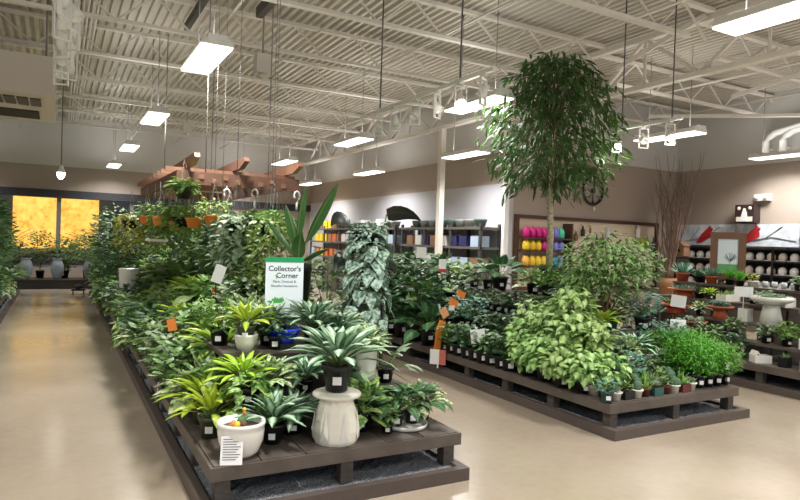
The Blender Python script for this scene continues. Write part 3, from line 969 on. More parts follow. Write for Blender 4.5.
# blue bowl and white planters in the middle
BLUE = mat('cobalt_ceramic', (22, 50, 190), .2, coat=.5)
r = empty('blue_pot', (1.49, 4.46, .82)); r.scale = (1.1, 1.1, 1.1)
k = MB(); k.lathe([(.07, 0), (.09, .03), (.105, .075), (.115, .08), (.115, .10), (.1, .10), (.0, .085)], 28); k.build('bowl', BLUE, r)
k = MB(); k.box(-.07, .07, -.07, .07, -.0355, -.0005); k.build('foot', BLACKP, r)
tag(r, 'cobalt blue ceramic pot below the green-topped sign', 'pot')
r = empty('white_pot', (1.21, 4.46, .78))
k = MB(); k.lathe([(.06, 0), (.078, .06), (.085, .10), (.09, .115), (.08, .115), (0, .10)], 24); k.build('bowl', WHITEC, r)
tag(r, 'plain white ceramic pot left of the cobalt blue pot', 'pot')
place('lime', 1.21, 4.46, .78+.06, 'bright lime plant growing in the plain white ceramic pot', .9)
place('silver', 1.42, 4.62, .78, 'silver-striped aglaonema left behind the cobalt blue pot', .95)
place('silver', 1.76, 4.55, .78, 'silver-striped aglaonema right behind the cobalt blue pot', 1.05)
place('silver', 1.93, 4.44, .78, 'silver-striped aglaonema on the high riser left of tall planter', .8)
place('varieg', 2.13, 4.62, .78, 'cream-splashed plant at the right end of the high riser', .8)
place('freshbush', 1.08, 4.72, .78, 'fresh green bushy plant at the left end of the high riser', .95)
# sign
r = empty('display_sign', (1.60, 4.80, .78), R(-12))
k = MB(); k.box(-.15, .15, -.006, .006, .20, .665); k.build('panel', mat('sign_white', (232, 240, 244), .5), r)
k = MB(); k.box(-.15, .15, -.009, -.0061, .625, .665); k.build('header', mat('sign_green', (24, 150, 92), .5), r)
k = MB(); k.box(-.012, .012, .0065, .02, 0, .6); k.box(-.08, .08, -.03, .05, 0, .006); k.build('stand', WHITEM, r)
def text(body, size, loc, parent, m_, name='lettering', rot=(PI/2, 0, 0), align='CENTER'):
    cu = bpy.data.curves.new(name, 'FONT')
    cu.body = body; cu.size = size; cu.align_x = align; cu.extrude = .0008; cu.offset = size*.012
    cu.materials.append(m_)
    t0 = bpy.data.objects.new(name, cu); col.objects.link(t0)
    me = bpy.data.meshes.new_from_object(t0.evaluated_get(bpy.context.evaluated_depsgraph_get()))
    bpy.data.objects.remove(t0)
    o_ = bpy.data.objects.new(name, me); col.objects.link(o_)
    o_.parent = parent; o_.location = loc; o_.rotation_euler = rot
    return o_
INK = mat('dark_ink', (52, 60, 66), .7)
text("Collector's", .058, (0, -.0075, .555), r, INK)
text("Corner", .058, (.02, -.0075, .50), r, INK)
text("Rare, Unusual &", .028, (0, -.0075, .462), r, mat('grey_ink', (120, 128, 136), .7))
text("Beautiful Houseplants", .024, (0, -.0075, .428), r, _m['grey_ink'])
k = MB()
for j in range(26):
    rn = random.Random(j); a = rn.uniform(0, PI); l = rn.uniform(.02, .06)
    cx = -.06+.03*math.cos(j); cz = .30
    dx, dz = math.cos(a), math.sin(a)
    o_ = len(k.v)
    k.v += [(cx, -.0075-.00005*j, cz), (cx+dx*l*.5-dz*.009, -.0075-.00005*j, cz+dz*l*.5+dx*.009), (cx+dx*l, -.0075-.00005*j, cz+dz*l), (cx+dx*l*.5+dz*.009, -.0075-.00005*j, cz+dz*l*.5-dx*.009)]
    k.face([o_, o_+1, o_+2, o_+3])
k.box(-.066, -.061, -.0088, -.0085, .49, .53); k.box(-.078, -.05, -.0088, -.0085, .512, .518)
k.build('printed_plant', mat('print_green', (70, 170, 70), .6), r)
k = MB(); k.prism([(-.10, .265), (-.02, .265), (-.03, .225), (-.09, .225)], 'y', -.0085, -.0062); k.build('printed_pot', mat('print_terracotta', (200, 110, 50), .6), r)
tag(r, "white sign with green header reading Collector's Corner", 'sign')

# bird of paradise in tall black pot
r = empty('bird_of_paradise', (1.88, 5.28, .94))
add_pot(r, .12, .10, .44, BLACKP, label=False, n=24)
b = MB()
for (az, el, pl, L, W, dr) in ((-.6, 88, .22, .48, .10, 12), (2.4, 80, .14, .42, .11, 18), (-.75, 66, .22, .60, .12, 10), (2.9, 62, .12, .38, .12, 30), (1.4, 60, .14, .40, .12, 35), (-1.8, 70, .05, .30, .12, 40), (-.3, 45, .05, .28, .11, 45)):
    e = R(el+6); p1 = Vector((math.cos(az)*math.cos(e), math.sin(az)*math.cos(e), math.sin(e)))*pl+Vector((0, 0, .42))
    b.tube([(0, 0, .4), p1], .009, 5, 1, False)
    b.leaf(p1, az, el, L, W*1.05, 'paddle', dr, 6, .25, 0, .4)
fol(r, b, K('bop'))
tag(r, 'tall paddle-leaved plant in tall black pot behind the white sign', 'plant')
# silver hanging curtain on a tall black plant stand
r = empty('plant_stand', (2.33, 4.78, ZB))
k = MB(); k.box(-.12, .12, -.12, .12, 0, .02)
for sx in (-.1, .1):
    for sy in (-.1, .1):
        k.box(sx-.01, sx+.01, sy-.01, sy+.01, 0, 1.20)
k.build('frame', BLACKM, r)
k = MB(); k.box(-.12, .12, -.12, .12, 1.20, 1.22); k.build('shelf', BLACKM, r)
tag(r, 'tall black metal plant stand under the silver trailing plant', 'stand')
r = empty('satin_pothos', (2.33, 4.78, ZB+1.22))
add_pot(r, .12, .09, .16, BLACKP, label=False)
b = trail(41, 22, .70, .06, .04, 'heart', .10, .16, .06, seg=3, top=8)
rnd = random.Random(4)
for q in range(12):
    zz = .20-.082*q
    for i in range(9):
        a = 2*PI*(i+.5*(q % 2))/9+rnd.uniform(-.3, .3)
        rr = (.06, .12, .15)[q] if q < 3 else .165+rnd.uniform(-.06, .03)
        b.leaf((math.cos(a)*rr, math.sin(a)*rr, zz+rnd.uniform(-.04, .04)), a+rnd.uniform(-.6, .6), (-5 if q < 2 else -50)+rnd.uniform(-22, 22), rnd.uniform(.115, .175), rnd.uniform(.10, .125), 'heart', 40, 4, .06, 0, rnd.uniform(-.25, .25))
fol(r, b, K('scin'))
tag(r, 'silvery heart-leaved trailing plant cascading from the tall stand', 'plant')
# dark philodendron silhouette and fern to its right
r = empty('black_philodendron', (2.37, 5.06, .29))
add_pot(r, .11, .09, .2, BLACKP, label=False)
b = MB()
for (az, el, pl, L, W, dr) in ((-.4, 80, 1.40, .34, .20, 60), (-2.6, 83, 1.32, .30, .19, 70), (.4, 72, .95, .30, .16, 80), (-1.6, 66, .8, .28, .15, 80), (-2.4, 74, 1.0, .28, .16, 90), (1.5, 70, .9, .3, .15, 90)):
    e = R(el); p1 = Vector((math.cos(az)*math.cos(e), math.sin(az)*math.cos(e), math.sin(e)))*pl+Vector((0, 0, .18))
    b.tube([(0, 0, .18), p1*.6+Vector((0, 0, .09)), p1], .007, 5, 1, False)
    b.leaf(p1, az, 15, L, W*.85, 'heart', dr, 6, .1, 0, .9)
fol(r, b, K('purple'))
tag(r, 'tall blackish heart-leaved plant behind the silver trailing plant', 'plant')
place('tallbush', 2.18, 5.32, .62, 'tall leafy green plant right of the silver trailing plant', .95)
place('fern', 2.36, 4.42, .50, 'bright fern at the right end of the low riser', .9) if False else None
place('freshbush', 2.36, 5.02, ZB, 'fresh green plant below the silver trailing plant', 1.1)

# ------------------------------------------------------------------ rows on the near left display
G1 = 'potted plants along the aisle edge of the near left display'
row(['midbush', 'greybush', 'varieg', 'darkbush', 'midbush', 'pothos'], .88, 4.75, .27, 48, ZB, 'on the left aisle edge row', 'potted plants in the left aisle edge row', 1.3, seed=7)
row(['varieg', 'freshbush', 'midbush', 'redleaf', 'greybush', 'darkbush', 'lime'], 1.20, 5.2, .28, 45, .50, 'on the lowest left step', 'potted plants on the lowest left step', 1.2, seed=8)
row(['pothos', 'greybush', 'bigmid', 'midbush', 'freshbush', 'lime', 'varieg'], 1.50, 5.2, .30, 42, .72, 'on the middle left step', 'potted plants on the middle left step', 1.2, seed=9)
row(['tallfresh', 'tallgrey', 'bigmid', 'tallbush', 'tallfresh', 'tallgrey', 'varieg'], 1.80, 5.75, .40, 30, .94, 'on the top left step', 'tall plants on the top left step', .95, seed=11)
row(['midbush', 'big', 'darkbush', 'bigmid'], 2.16, 5.7, .45, 12, .62, 'on the near left display right-hand step', 'plants on the right-hand step', 1.0, seed=12)
row(['big', 'darkbush', 'bigmid', 'pothos'], 2.38, 5.45, .5, 10, ZB, 'on the near left display right edge', 'plants on the right edge', .9, seed=13)
place('lime', 1.16, 4.98, .50, 'wide lime-yellow plant reaching over the aisle side mid-bench', 1.25)
# ------------------------------------------------------------------ pergola with hanging baskets
PX0, PX1, PY0, PY1, PZ = 1.20, 2.50, 7.4, 10.9, 2.26
PERG = mat('pergola_timber', (128, 90, 74), .6, noise=.3, nscale=8, stretch=(3, 3, 10))
PERL = mat('pergola_pale_timber', (160, 116, 90), .6, noise=.25, nscale=8)
r = empty('hanging_pergola', ((PX0+PX1)/2, (PY0+PY1)/2, PZ))
cx_, cy_ = r.location.x, r.location.y
for xx in (PX0, PX1):
    k = MB(); k.box(xx-.04-cx_, xx+.04-cx_, PY0+.081-cy_, PY1-.081-cy_, -.06, .07); k.build('side_beam', PERG, r)
for j, yy in enumerate((PY0+.04, PY1-.04)):
    k = MB(); k.box(PX0-.04-cx_, PX1+.12-cx_, yy-.04-cy_, yy+.04-cy_, -.08, .07); k.build('cross_beam', PERG, r)
    for t_ in range(9):
        k = MB(); k.box(PX0+.06+.14*t_-cx_, PX0+.12+.14*t_-cx_, yy-.055-cy_, yy-.041-cy_, -.05+(t_ % 2)*.04, .0+(t_ % 2)*.04); k.build('block_trim', PERL, r)
for j in range(9):
    yy = PY0+.25+j*.36-cy_
    k = MB(); k.prism([(PX0-.13-cx_, .075), (PX0-.1-cx_, .072), (PX1+.1-cx_, .072), (PX1+.14-cx_, .075), (PX1+.14-cx_, .13), (PX0-.13-cx_, .13)], 'y', yy-.02, yy+.02); k.build('rafter', PERL, r)
for j, xx in enumerate((PX0+.12, (PX0+PX1)/2+.02, PX1+.02)):
    k = MB(); k.prism([(PY0-.34-cy_, .20), (PY0-.29-cy_, .25), (PY1+.2-cy_, .18), (PY1+.2-cy_, .132), (PY0-.1-cy_, .132)], 'x', xx-.03-cx_, xx+.03-cx_); k.build('top_beam', PERL if j != 1 else PERG, r)
for sx in (PX0+.3, PX1-.25):
    for yy in (PY0+.1, PY1-.1):
        k = MB(); k.tube([(sx-cx_, yy-cy_, .0), (sx-cx_, yy-cy_, 4.86-PZ)], .008, 5); k.build('chain', WIRE, r)
tag(r, 'reddish brown timber pergola hanging on chains above the near left display', 'pergola')
def basket(m_, b, name, potm=BLACKP, r1=.12, h=.13, hang=.42):
    r = empty(name)
    k = pot_mb(r1, r1*.72, h, n=16); k.build('pot', potm, r)
    k = MB()
    for j in range(3):
        a = 2*PI*j/3
        k.tube([(math.cos(a)*r1, math.sin(a)*r1, h), (0, 0, h+hang)], .003, 3, 0, False)
    k.tube([(0, 0, h+hang), (0, 0, h+hang+.04)], .004, 4)
    k.build('hanger', WIRE, r)
    fol(r, b, K(m_))
    return r
kind('bk_fern', 'hanging plant', 'bright green fern basket', lambda: basket('fresh', fern(51, 60, .24, .12, .07, .024, (15, 88), 9, 80), 'hanging_basket'))
kind('bk_pothos', 'hanging plant', 'trailing pothos basket', lambda: basket('pothos', trail(52, 15, .42, .10, .08, 'heart', .11, .13, .12, top=24), 'hanging_basket'))
kind('bk_mid', 'hanging plant', 'bushy green hanging basket', lambda: basket('fresh', bush(53, 200, .24, .2, .12, .12, .1, .05, 'ovate', 60, 8, lo=-60, hi=35), 'hanging_basket'))
kind('bk_dark', 'hanging plant', 'blue-green hanging basket', lambda: basket('blue', bush(54, 200, .24, .22, .10, .12, .1, .05, 'ovate', 60, 8, lo=-60, hi=35), 'hanging_basket'))
kind('bk_silver', 'hanging plant', 'silvery trailing basket', lambda: basket('grey', trail(55, 16, .6, .10, .075, 'heart', .11, .13, .10, top=22), 'hanging_basket'))
kind('bk_orange', 'hanging plant', 'small plant in orange hanging pot', lambda: basket('pothos', bush(56, 110, .17, .12, .2, .12, .09, .04, 'ovate', 50, 6), 'hanging_basket', ORANGE, .10, .12, .36))
kind('bk_yellow', 'hanging plant', 'golden hanging plant', lambda: basket('yellow', trail(57, 18, .55, .09, .05, 'lance', .1, .13, .14, top=26), 'hanging_basket'))
names = ['left', 'centre', 'right']
layout = {0: ['bk_mid', 'bk_orange', 'bk_mid', 'bk_pothos', 'bk_mid', 'bk_orange', 'bk_dark', 'bk_mid', 'bk_yellow'],
          1: ['bk_silver', 'bk_dark', 'bk_orange', 'bk_pothos', 'bk_dark', 'bk_mid', 'bk_dark', 'bk_mid'],
          2: ['bk_pothos', 'bk_mid', 'bk_orange', 'bk_dark', 'bk_mid', 'bk_dark', 'bk_mid', 'bk_dark']}
for c_, xx in enumerate((1.26, 1.86, 2.42)):
    for j, kk in enumerate(layout[c_]):
        rn = random.Random(c_*10+j)
        zz = 1.66+rn.uniform(-.02, .02)
        place(kk, xx+rn.uniform(-.03, .03), 7.65+j*.42, zz, '%s, %s from the front on the pergola %s line' % (KIND[kk][1], ORD[j+1], names[c_]), 1.0, group='hanging baskets under the pergola')
place('bk_fern', 1.22, 7.28, 2.0, 'bright green fern basket hanging highest at the pergola front corner', .8)
# extra hanging baskets on ceiling wires between the sign and the pergola
for (kk, xx, yy, zz, lb) in (('bk_silver', 1.62, 6.5, 1.60, 'silvery trailing basket hanging in front of the pergola centre'),
                             ('bk_orange', 1.50, 7.0, 1.70, 'orange hanging pot in front of the pergola left part'),
                             ('bk_pothos', 1.95, 6.35, 1.60, 'mottled trailing basket hanging behind the white sign'),
                             ('bk_mid', 2.15, 6.9, 1.62, 'bushy basket hanging behind the paddle-leaved plant')):
    o_ = place(kk, xx, yy, zz, lb, 1.0)
    k = MB(); k.tube([(0, 0, .585), (0, 0, (4.4-zz))], .0035, 4); k.build('ceiling_wire', WIRE, o_)
for (xx, yy, zz, lb) in ((1.04, 9.0, 1.72, 'orange hanging pot at the pergola far left side'), (1.10, 8.15, 1.70, 'orange hanging pot on the pergola left side, nearer one'), (1.36, 7.36, 1.68, 'orange hanging pot in front of the silvery basket')):
    place('bk_orange', xx, yy, zz, lb, .95)
place('bk_yellow', .95, 10.1, 1.66, 'golden hanging plant left of the pergola', .95)
place('varieg', .98, 4.62, ZB, 'large cream-splashed plant beside the left end of the high riser', 1.5)
place('midbush', .97, 4.95, ZB, 'mid-green bushy plant at the foot of the high riser left end', 1.35)
place('pothos', 1.12, 4.0, .50, 'mottled pothos at the very left end of the low riser', .85)
place('smalldark', 1.42, 4.42, .78, 'small dark plant left beside the cobalt blue pot', 1.1)
# white cone ornament and hooks
r = empty('cone_ornament', (1.60, 7.05, 1.62))
k = MB(); k.lathe([(.09, 0), (.05, .09), (.015, .2), (0, .22)], 16); k.build('cone', WHITEC, r)
k = MB(); k.tube([(0, 0, .21), (0, 0, 2.75)], .003, 4); k.build('ceiling_wire', WIRE, r)
tag(r, 'white cone-shaped hanging ornament beside the silvery basket', 'ornament')
for j, (xx, zz) in enumerate(((1.72, 2.0), (2.05, 2.02), (2.58, 2.03))):
    b = MB()
    pts = [(xx+.035*math.cos(t)*(1 if t < PI else 1), 7.36, zz+.1+.05*math.sin(t)) for t in [PI*1.3-PI*1.5*i/10 for i in range(11)]]
    b.tube(pts+[(xx, 7.36, zz+.0), (xx+.0, 7.36, zz-.08)], .012, 6)
    b.tube([(xx, 7.36, zz+.15), (xx, 7.36, PZ-.08)], .004, 4)
    tag(b.build('white_hook', WHITEM), 'white curved hook, %s of three on the pergola front' % ('leftmost', 'middle', 'rightmost')[j], 'hook')
# white wire shelf hanging left below pergola
r = empty('hanging_shelf', (1.12, 8.6, 1.5))
k = MB(); k.box(-.11, .11, -.25, .25, 0, .03); k.build('board', WHITEM, r)
k = MB()
for sy in (-.24, .24):
    k.tube([(-.1, sy, .03), (0, sy, .18), (.1, sy, .03)], .004, 4); k.tube([(0, sy, .18), (0, sy, .76)], .003, 4)
k.build('wire', WIRE, r)
tag(r, 'white hanging shelf below the left side of the pergola', 'shelf')
# loose sale cards standing in the foliage
def stake_card(x_, y_, z_, w_, h_, rz, label, m_=LABELW, post=.3, tilt=0, name='card_holder', mb_=None):
    r = empty(name, (x_, y_, z_), rz)
    Mx = Matrix.Translation((0, 0, post)) @ Matrix.Rotation(tilt, 4, 'Y') @ Matrix.Translation((0, 0, -post))
    k = MB(); k.box(-w_/2, w_/2, -.004, .004, post, post+h_, 0, Mx); k.build('card', m_, r)
    k = MB(); k.box(-.004, .004, .0045, .010, 0, post+h_*.3, 0); k.build('post', BLACKM if post < .33 or post > .34 else WHITEM, r)
    if mb_:
        k = MB(); k.box(-w_/2, w_/2, -.0045, -.0041, post, post+h_*.25, 0, Mx); k.build('colour_band', mb_, r)
    tag(r, label, 'sign')
stake_card(1.30, 5.9, .50, .10, .17, R(-20), 'tilted white price card on the left slope of plants', post=.66, tilt=R(18))
stake_card(1.35, 6.08, .50, .08, .10, R(-15), 'orange card poking from the lowest left step', ORANGE, post=.52)
stake_card(.86, 5.45, ZB, .07, .10, R(-15), 'orange and white tag above the left aisle edge', ORANGE, post=.50, tilt=R(-10))
stake_card(.79, 5.65, .10, .025, .12, R(-15), 'narrow white tag at the foot of the left aisle bench', post=.1)
r = empty('white_planter_box', (.985, 10.5, ZB)); r.scale = (1, 1, 2.5)
k = MB(); k.lathe([(.12, 0), (.15, .26), (.155, .30), (.14, .30), (0, .27)], 20); k.build('pot', WHITEC, r)
tag(r, 'large white pot far back on the left slope of plants', 'pot')
# CONTINUE3

# ------------------------------------------------------------------ middle display
Z2 = ZB-.01
row(['big', 'darkbush', 'aloca', 'big', 'midbush'], 4.22, 6.75, .36, 7, Z2, 'on the left edge of the middle display beyond the orange streamer', 'x', 1.05, seed=21) if False else None
ks = ['darkbush', 'smalldark', 'smallgreen', 'smallgreen', 'smalldark', 'smallgreen', 'smallgreen']
row(['smallgreen', 'smalldark'], 4.2, 5.14, .155, 9, Z2, 'on the left edge of the middle display', 'small potted plants on the left edge of the middle display', 1.5, .005, seed=22)
row(['smallgrey', 'smallgreen', 'smalldark'], 4.34, 5.2, .15, 9, Z2, 'on the second line of the middle display', 'small potted plants second line of the middle display', 1.4, .005, seed=23)
row(['smallgrey', 'smalldark', 'blue'], 4.57, 5.15, .24, 9, .52, 'on the lowest step of the middle display', 'plants on the lowest step of the middle display', 1.1, .01, seed=24)
row(['smallgreen', 'smallgrey', 'smalldark'], 4.85, 5.15, .15, 13, .76, 'on the middle step of the middle display', 'plants on the middle step of the middle display', 1.15, .01, seed=25)
row(['aloca', 'big', 'aloca', 'freshbush', 'aloca'], 5.12, 6.5, .3, 9, 1.0, 'on the top step of the middle display', 'plants on the top step of the middle display', 1.0, .03, seed=26)
row(['big', 'bigmid', 'big', 'talldark'], 4.24, 6.85, .34, 7, Z2, 'on the middle display far left edge', 'large-leaved plants at the far left of the middle display', 1.35, .02, seed=27)
row(['big', 'talldark', 'bigmid', 'varieg'], 4.6, 7.5, .36, 5, .52, 'on the middle display far lowest step', 'large plants on the far lowest step of the middle display', 1.3, .02, seed=28)
# pale arrowhead mass
sy = [(4.22, 4.10, Z2, .9), (4.20, 4.36, Z2, 1.0), (4.22, 4.62, Z2, 1.05), (4.24, 4.88, Z2, 1.0), (4.42, 4.0, Z2, .85), (4.56, 4.33, .48, 1.0), (4.58, 4.64, .72, 1.1), (4.44, 4.80, .50, 1.1),
      (4.60, 4.98, .52, 1.1), (4.42, 4.5, .50, 1.1), (4.62, 5.26, .52, 1.1), (4.3, 5.0, .42, 1.0), (5.0, 5.0, 1.0, .85)]
for j, (x_, y_, z_, s_) in enumerate(sy):
    place('syng', x_, y_, z_, 'pale green arrowhead plant, %s counting back from the left corner of middle display' % ORD[j+1], s_, group='arrowhead plants massed at the left corner of the middle display')
# small round weeping ficus in teal pot
r = empty('weeping_fig', (5.22, 4.78, .72))
add_pot(r, .13, .10, .17, TEALP, label=False, n=24)
rnd = random.Random(77)
b = MB()
for j in range(3):
    b.tube([(.02*(j-1), 0, .14), (.05*math.cos(j*2), .05*math.sin(j*2), .26), (.03*math.cos(j*2+1), .03*math.sin(j*2+1), .38), (.1*math.cos(j*2), .1*math.sin(j*2), .52)], [.012, .011, .010, .007], 6)
tr_ = b.build('trunk', mat('reddish_bark', (150, 96, 70), .8), r)
fol(r, bush(61, 2300, .58, .37, .70, .45, .075, .034, 'ovate', 45, 26, 3, -45, 40, .35), K('mid'))
tag(r, 'round bushy fig tree in teal pot in the middle display', 'plant')
# tall ficus tree
r = empty('tall_ficus_tree', (5.72, 6.25, 1.0-.001))
add_pot(r, .19, .14, .34, BLACKP, label=False, n=28)
b = MB()
b.tube([(0, 0, .3), (.01, .0, .8), (-.02, .01, 1.2), (.0, .0, 1.6), (.01, 0, 2.1), (0, .02, 2.9)], [.046, .043, .041, .035, .024, .008], 10)
b.build('trunk', BARK, r)
rnd = random.Random(9)
b = MB()
def crown_r(t):       # radius profile of the crown, t 0 bottom .. 1 top
    pts = [(0, .5), (.12, .85), (.3, 1.0), (.55, 1.0), (.75, .82), (.9, .52), (1, .22)]
    for (a, ra), (c, rc) in zip(pts, pts[1:]):
        if a <= t <= c:
            return ra+(rc-ra)*(t-a)/(c-a)
    return .2
CZ0, CZ1, CR = 1.22, 3.10, .86
tw = []
for j in range(96):
    t = (j+.5)/96
    t = t**.85
    az = j*GA
    rr = crown_r(t)*CR*rnd.uniform(.7, 1.12)
    zt_ = CZ0+(CZ1-CZ0)*t
    zb_ = min(zt_-.1, 1.45+(CZ1-1.45)*t*.8)
    p0 = Vector((0, 0, max(1.35, zb_-.25)))
    p3 = Vector((math.cos(az)*rr, math.sin(az)*rr, zt_))
    p1 = p0.lerp(p3, .4)+Vector((0, 0, .22)); p2 = p0.lerp(p3, .75)+Vector((0, 0, .2))
    b.tube([p0, p1, p2, p3], [.008, .006, .004, .002], 3, 1, False)
    for s0, s1, n_ in ((p0, p1, 4), (p1, p2, 9), (p2, p3, 17)):
        for q in range(n_):
            p = s0.lerp(s1, (q+rnd.random())/n_)+Vector((rnd.gauss(0, .09), rnd.gauss(0, .09), rnd.gauss(0, .05)))
            tw.append((p, az))
for p, az in tw:
    l = rnd.uniform(.13, .21)
    b.leaf(p, az+rnd.uniform(-1.4, 1.4), rnd.uniform(-75, 5), l, .038, 'narrow', 35, 3, .15, 0, rnd.uniform(-.7, .7))
b.build('foliage', [LM['tree'], BRNBARK], r)
tag(r, 'tall pale-trunked ficus tree with narrow drooping leaves, reaching the ceiling', 'tree')
# blue-green and golden plants right of the fig
for (kk, x_, y_, z_, s_, lb) in (
    ('greybush', 4.82, 4.36, .48, 1.0, 'grey-green plant right of the arrowhead mass on the low riser'),
    ('blue', 4.72, 4.06, Z2, 1.0, 'blue-green plant right of the arrowhead mass near the front edge'),
    ('lime', 4.84, 4.70, .72, .75, 'yellow-green lance-leaved plant at the top right of the arrowhead mass'),
    ('darkbush', 4.86, 5.04, .76, 1.1, 'dark green plant behind the arrowhead mass'),
    ('blue', 5.62, 4.64, .72, 1.1, 'blue-green plant right of the teal pot'),
    ('blue', 5.5, 4.38, .48, 1.0, 'blue-green plant on the low riser below the teal pot'),
    ('blue', 5.74, 4.34, .48, 1.05, 'blue-green plant at the right end of the low riser'),
    ('blue', 5.80, 4.75, .72, 1.15, 'blue-green plant at the right end of the upper riser'),
    ('silver', 5.22, 4.37, .48, .8, 'dark silver-veined plant on the low riser of the middle display'),
    ('lime', 5.0, 4.62, .72, .8, 'yellow-green lance-leaved plant left of the teal pot'),
    ('varieg', 5.03, 4.34, .48, .85, 'cream-splashed plant on the low riser of the middle display'),
    ('freshbush', 5.52, 5.0, .70, 1.2, 'fresh green plant behind the teal pot'),
    ('redleaf', 5.56, 5.4, .70, 1.15, 'red-tinged plant right of the round fig'),
    ('goldb', 5.85, 5.2, Z2, 1.0, 'golden-leaved plant at the right side of the round fig'),
    ('tallbush', 5.85, 5.65, Z2, .95, 'tall leafy plant at the right side of the middle display'),
    ('blue', 5.84, 4.98, Z2+.0, 1.6, 'wide blue-green plant hanging over the right side of middle display'),
    ('big', 5.16, 5.25, 1.0, .6, 'broad dark plant between the round fig and tall tree'),
    ('freshbush', 5.12, 5.6, 1.0, 1.1, 'fresh green plant left of the tall tree pot'),
    ('varieg', 5.2, 5.95, 1.0, 1.1, 'cream-splashed plant left of the tall tree pot'),
    ('greybush', 4.86, 7.3, .76, 1.2, 'grey-green plant far back on the middle display'),
):
    if kk == 'goldb' and kk not in KIND:
        kind('goldb', 'plant', 'golden bushy plant', lambda: mk('golden_houseplant', (*P6, BLACKP), bush(64, 130, .17, .28, .5, .12, .1, .04, 'lance'), 'yellow'))
    place(kk, x_, y_, z_, lb, s_)
# feathery fern block at the right corner
for i in range(4):
    for j in range(4):
        place('fern', 5.50+.135*i, 3.86+.16*j, Z2, 'feathery bright green fern, %s from left, %s row of the right corner block' % (ORD[i+1], ('front', 'second', 'third', 'back')[j]), .95+.06*((i*j) % 3)+.05*j, group='feathery ferns at the right corner of the middle display')
stake_card(5.62, 3.79, Z2, .035, .07, R(-35), 'left small white tag stuck in the feathery ferns', post=.20)
stake_card(5.86, 3.79, Z2, .035, .07, R(-35), 'right small white tag stuck in the feathery ferns', post=.16)
# small succulents in ceramic pots along the front edge
def succ(kind_, seed):
    rnd = random.Random(seed)
    b = MB()
    if kind_ == 0:
        for i in range(22):
            b.leaf((0, 0, .002*i*.3), i*GA, 20+55*(1-i/22), .045+.02*(i/22), .02, 'lance', -20, 2, .3)
        return b
    if kind_ == 1:
        for i in range(34):
            a = rnd.uniform(0, 2*PI); rr = rnd.uniform(0, .04)
            b.leaf((math.cos(a)*rr, math.sin(a)*rr, 0), a, rnd.uniform(30, 85), rnd.uniform(.04, .09), .012, 'narrow', 20, 2, .2)
        return b
    if kind_ == 2:
        for (dx, dy, s_) in ((0, 0, .032), (.03, .01, .022), (-.025, .02, .02)):
            b.blob((dx, dy, s_*.9), (s_, s_, s_*1.3), 8, 6)
        return b
    for i in range(50):
        a = rnd.uniform(0, 2*PI); rr = rnd.uniform(0, .045); z = rnd.uniform(0, .06)
        b.leaf((math.cos(a)*rr, math.sin(a)*rr, z), a, rnd.uniform(-10, 60), .03, .02, 'round', 10, 2, .1)
    return b
POTS = {'white': WHITEC, 'terracotta': TERRA, 'maroon': MAROON, 'teal': TEALP, 'black': BLACKP, 'cream': CREAM}
SUC = ['pointed rosette', 'spiky tufted', 'round cactus', 'small-leaved']
SM = ['grey', 'fresh', 'blue', 'mid']
sp_ = {}
def succulent(k_, potc, x_, y_, z_, label, s_=1.0, square=False, group=None):
    key = (k_, potc, square)
    if key not in sp_:
        r = empty('potted_succulent')
        if square:
            k = MB(); k.box(-.05, .05, -.04, .04, 0, .06); k.build('pot', POTS[potc], r)
            s2 = MB(); s2.box(-.044, .044, -.034, .034, .0605, .064); s2.build('soil', SOIL, r)
        else:
            add_pot(r, .042, .033, .062, POTS[potc], label=False, n=14)
        b = succ(k_, k_+7); b.v = [(a, c, d+.055) for a, c, d in b.v]
        fol(r, b, K(SM[k_])) if k_ != 2 else fol(r, b, mat('cactus_skin', (78, 112, 82), .7, noise=.3, nscale=60))
        sp_[key] = r
        o_ = r
        o_.location = (x_, y_, z_+.001); o_.scale = (s_,)*3
    else:
        o_ = dup(sp_[key], (x_, y_, z_+.001), 0, s_, random.Random(x_*y_).uniform(0, 6))
    tag(o_, label, 'succulent', group)
seq = ['white', 'black', 'cream', 'maroon', 'teal', 'maroon', 'cream', 'maroon', 'white', 'teal']
rnd = random.Random(3)
for rr_ in range(3):
    nn = 9 if rr_ < 3 else 8
    for j in range(nn):
        pc = seq[(j+rr_*3) % len(seq)]; kk = (j*3+rr_) % 4
        x_ = 4.31+.126*j-(.02*rr_)+rnd.uniform(-.01, .01); y_ = 3.80+.112*rr_+rnd.uniform(-.006, .006)
        if x_ > 5.37-.0:
            continue
        succulent(kk, pc, x_, y_, Z2, '%s succulent in %s pot, %s from left, %s row of middle display front' % (SUC[kk], pc, ORD[j+1], ('front', 'second', 'third', 'fourth')[rr_]),
                  1.2 if rr_ == 0 else 1.45, square=(j % 3 == 1))
for j in range(9):
    kq = ('smallgrey', 'smallgreen', 'smalldark')[j % 3]
    place(kq, 4.36+.125*j, 4.145, Z2, '%s, %s from left behind the succulents of the middle display' % (KIND[kq][1], ORD[j+1]), 1.05)
for j in range(9):
    pc = seq[(j*2) % len(seq)]; kk = (j+1) % 4
    succulent(kk, pc, 4.95+.10*j, 4.255, .48, '%s succulent in %s pot, %s from left on the low middle riser' % (SUC[kk], pc, ORD[j+1]), 1.2)
r = empty('hanging_label_pot', (4.17, 3.78, Z2))
add_pot(r, .055, .045, .10, TEALP, label=True, saz=-120)
fol(r, bush(67, 60, .09, .07, .14, .09, .05, .03), K('blue'))
tag(r, 'dark teal potted plant at the very left corner of the middle display', 'plant')
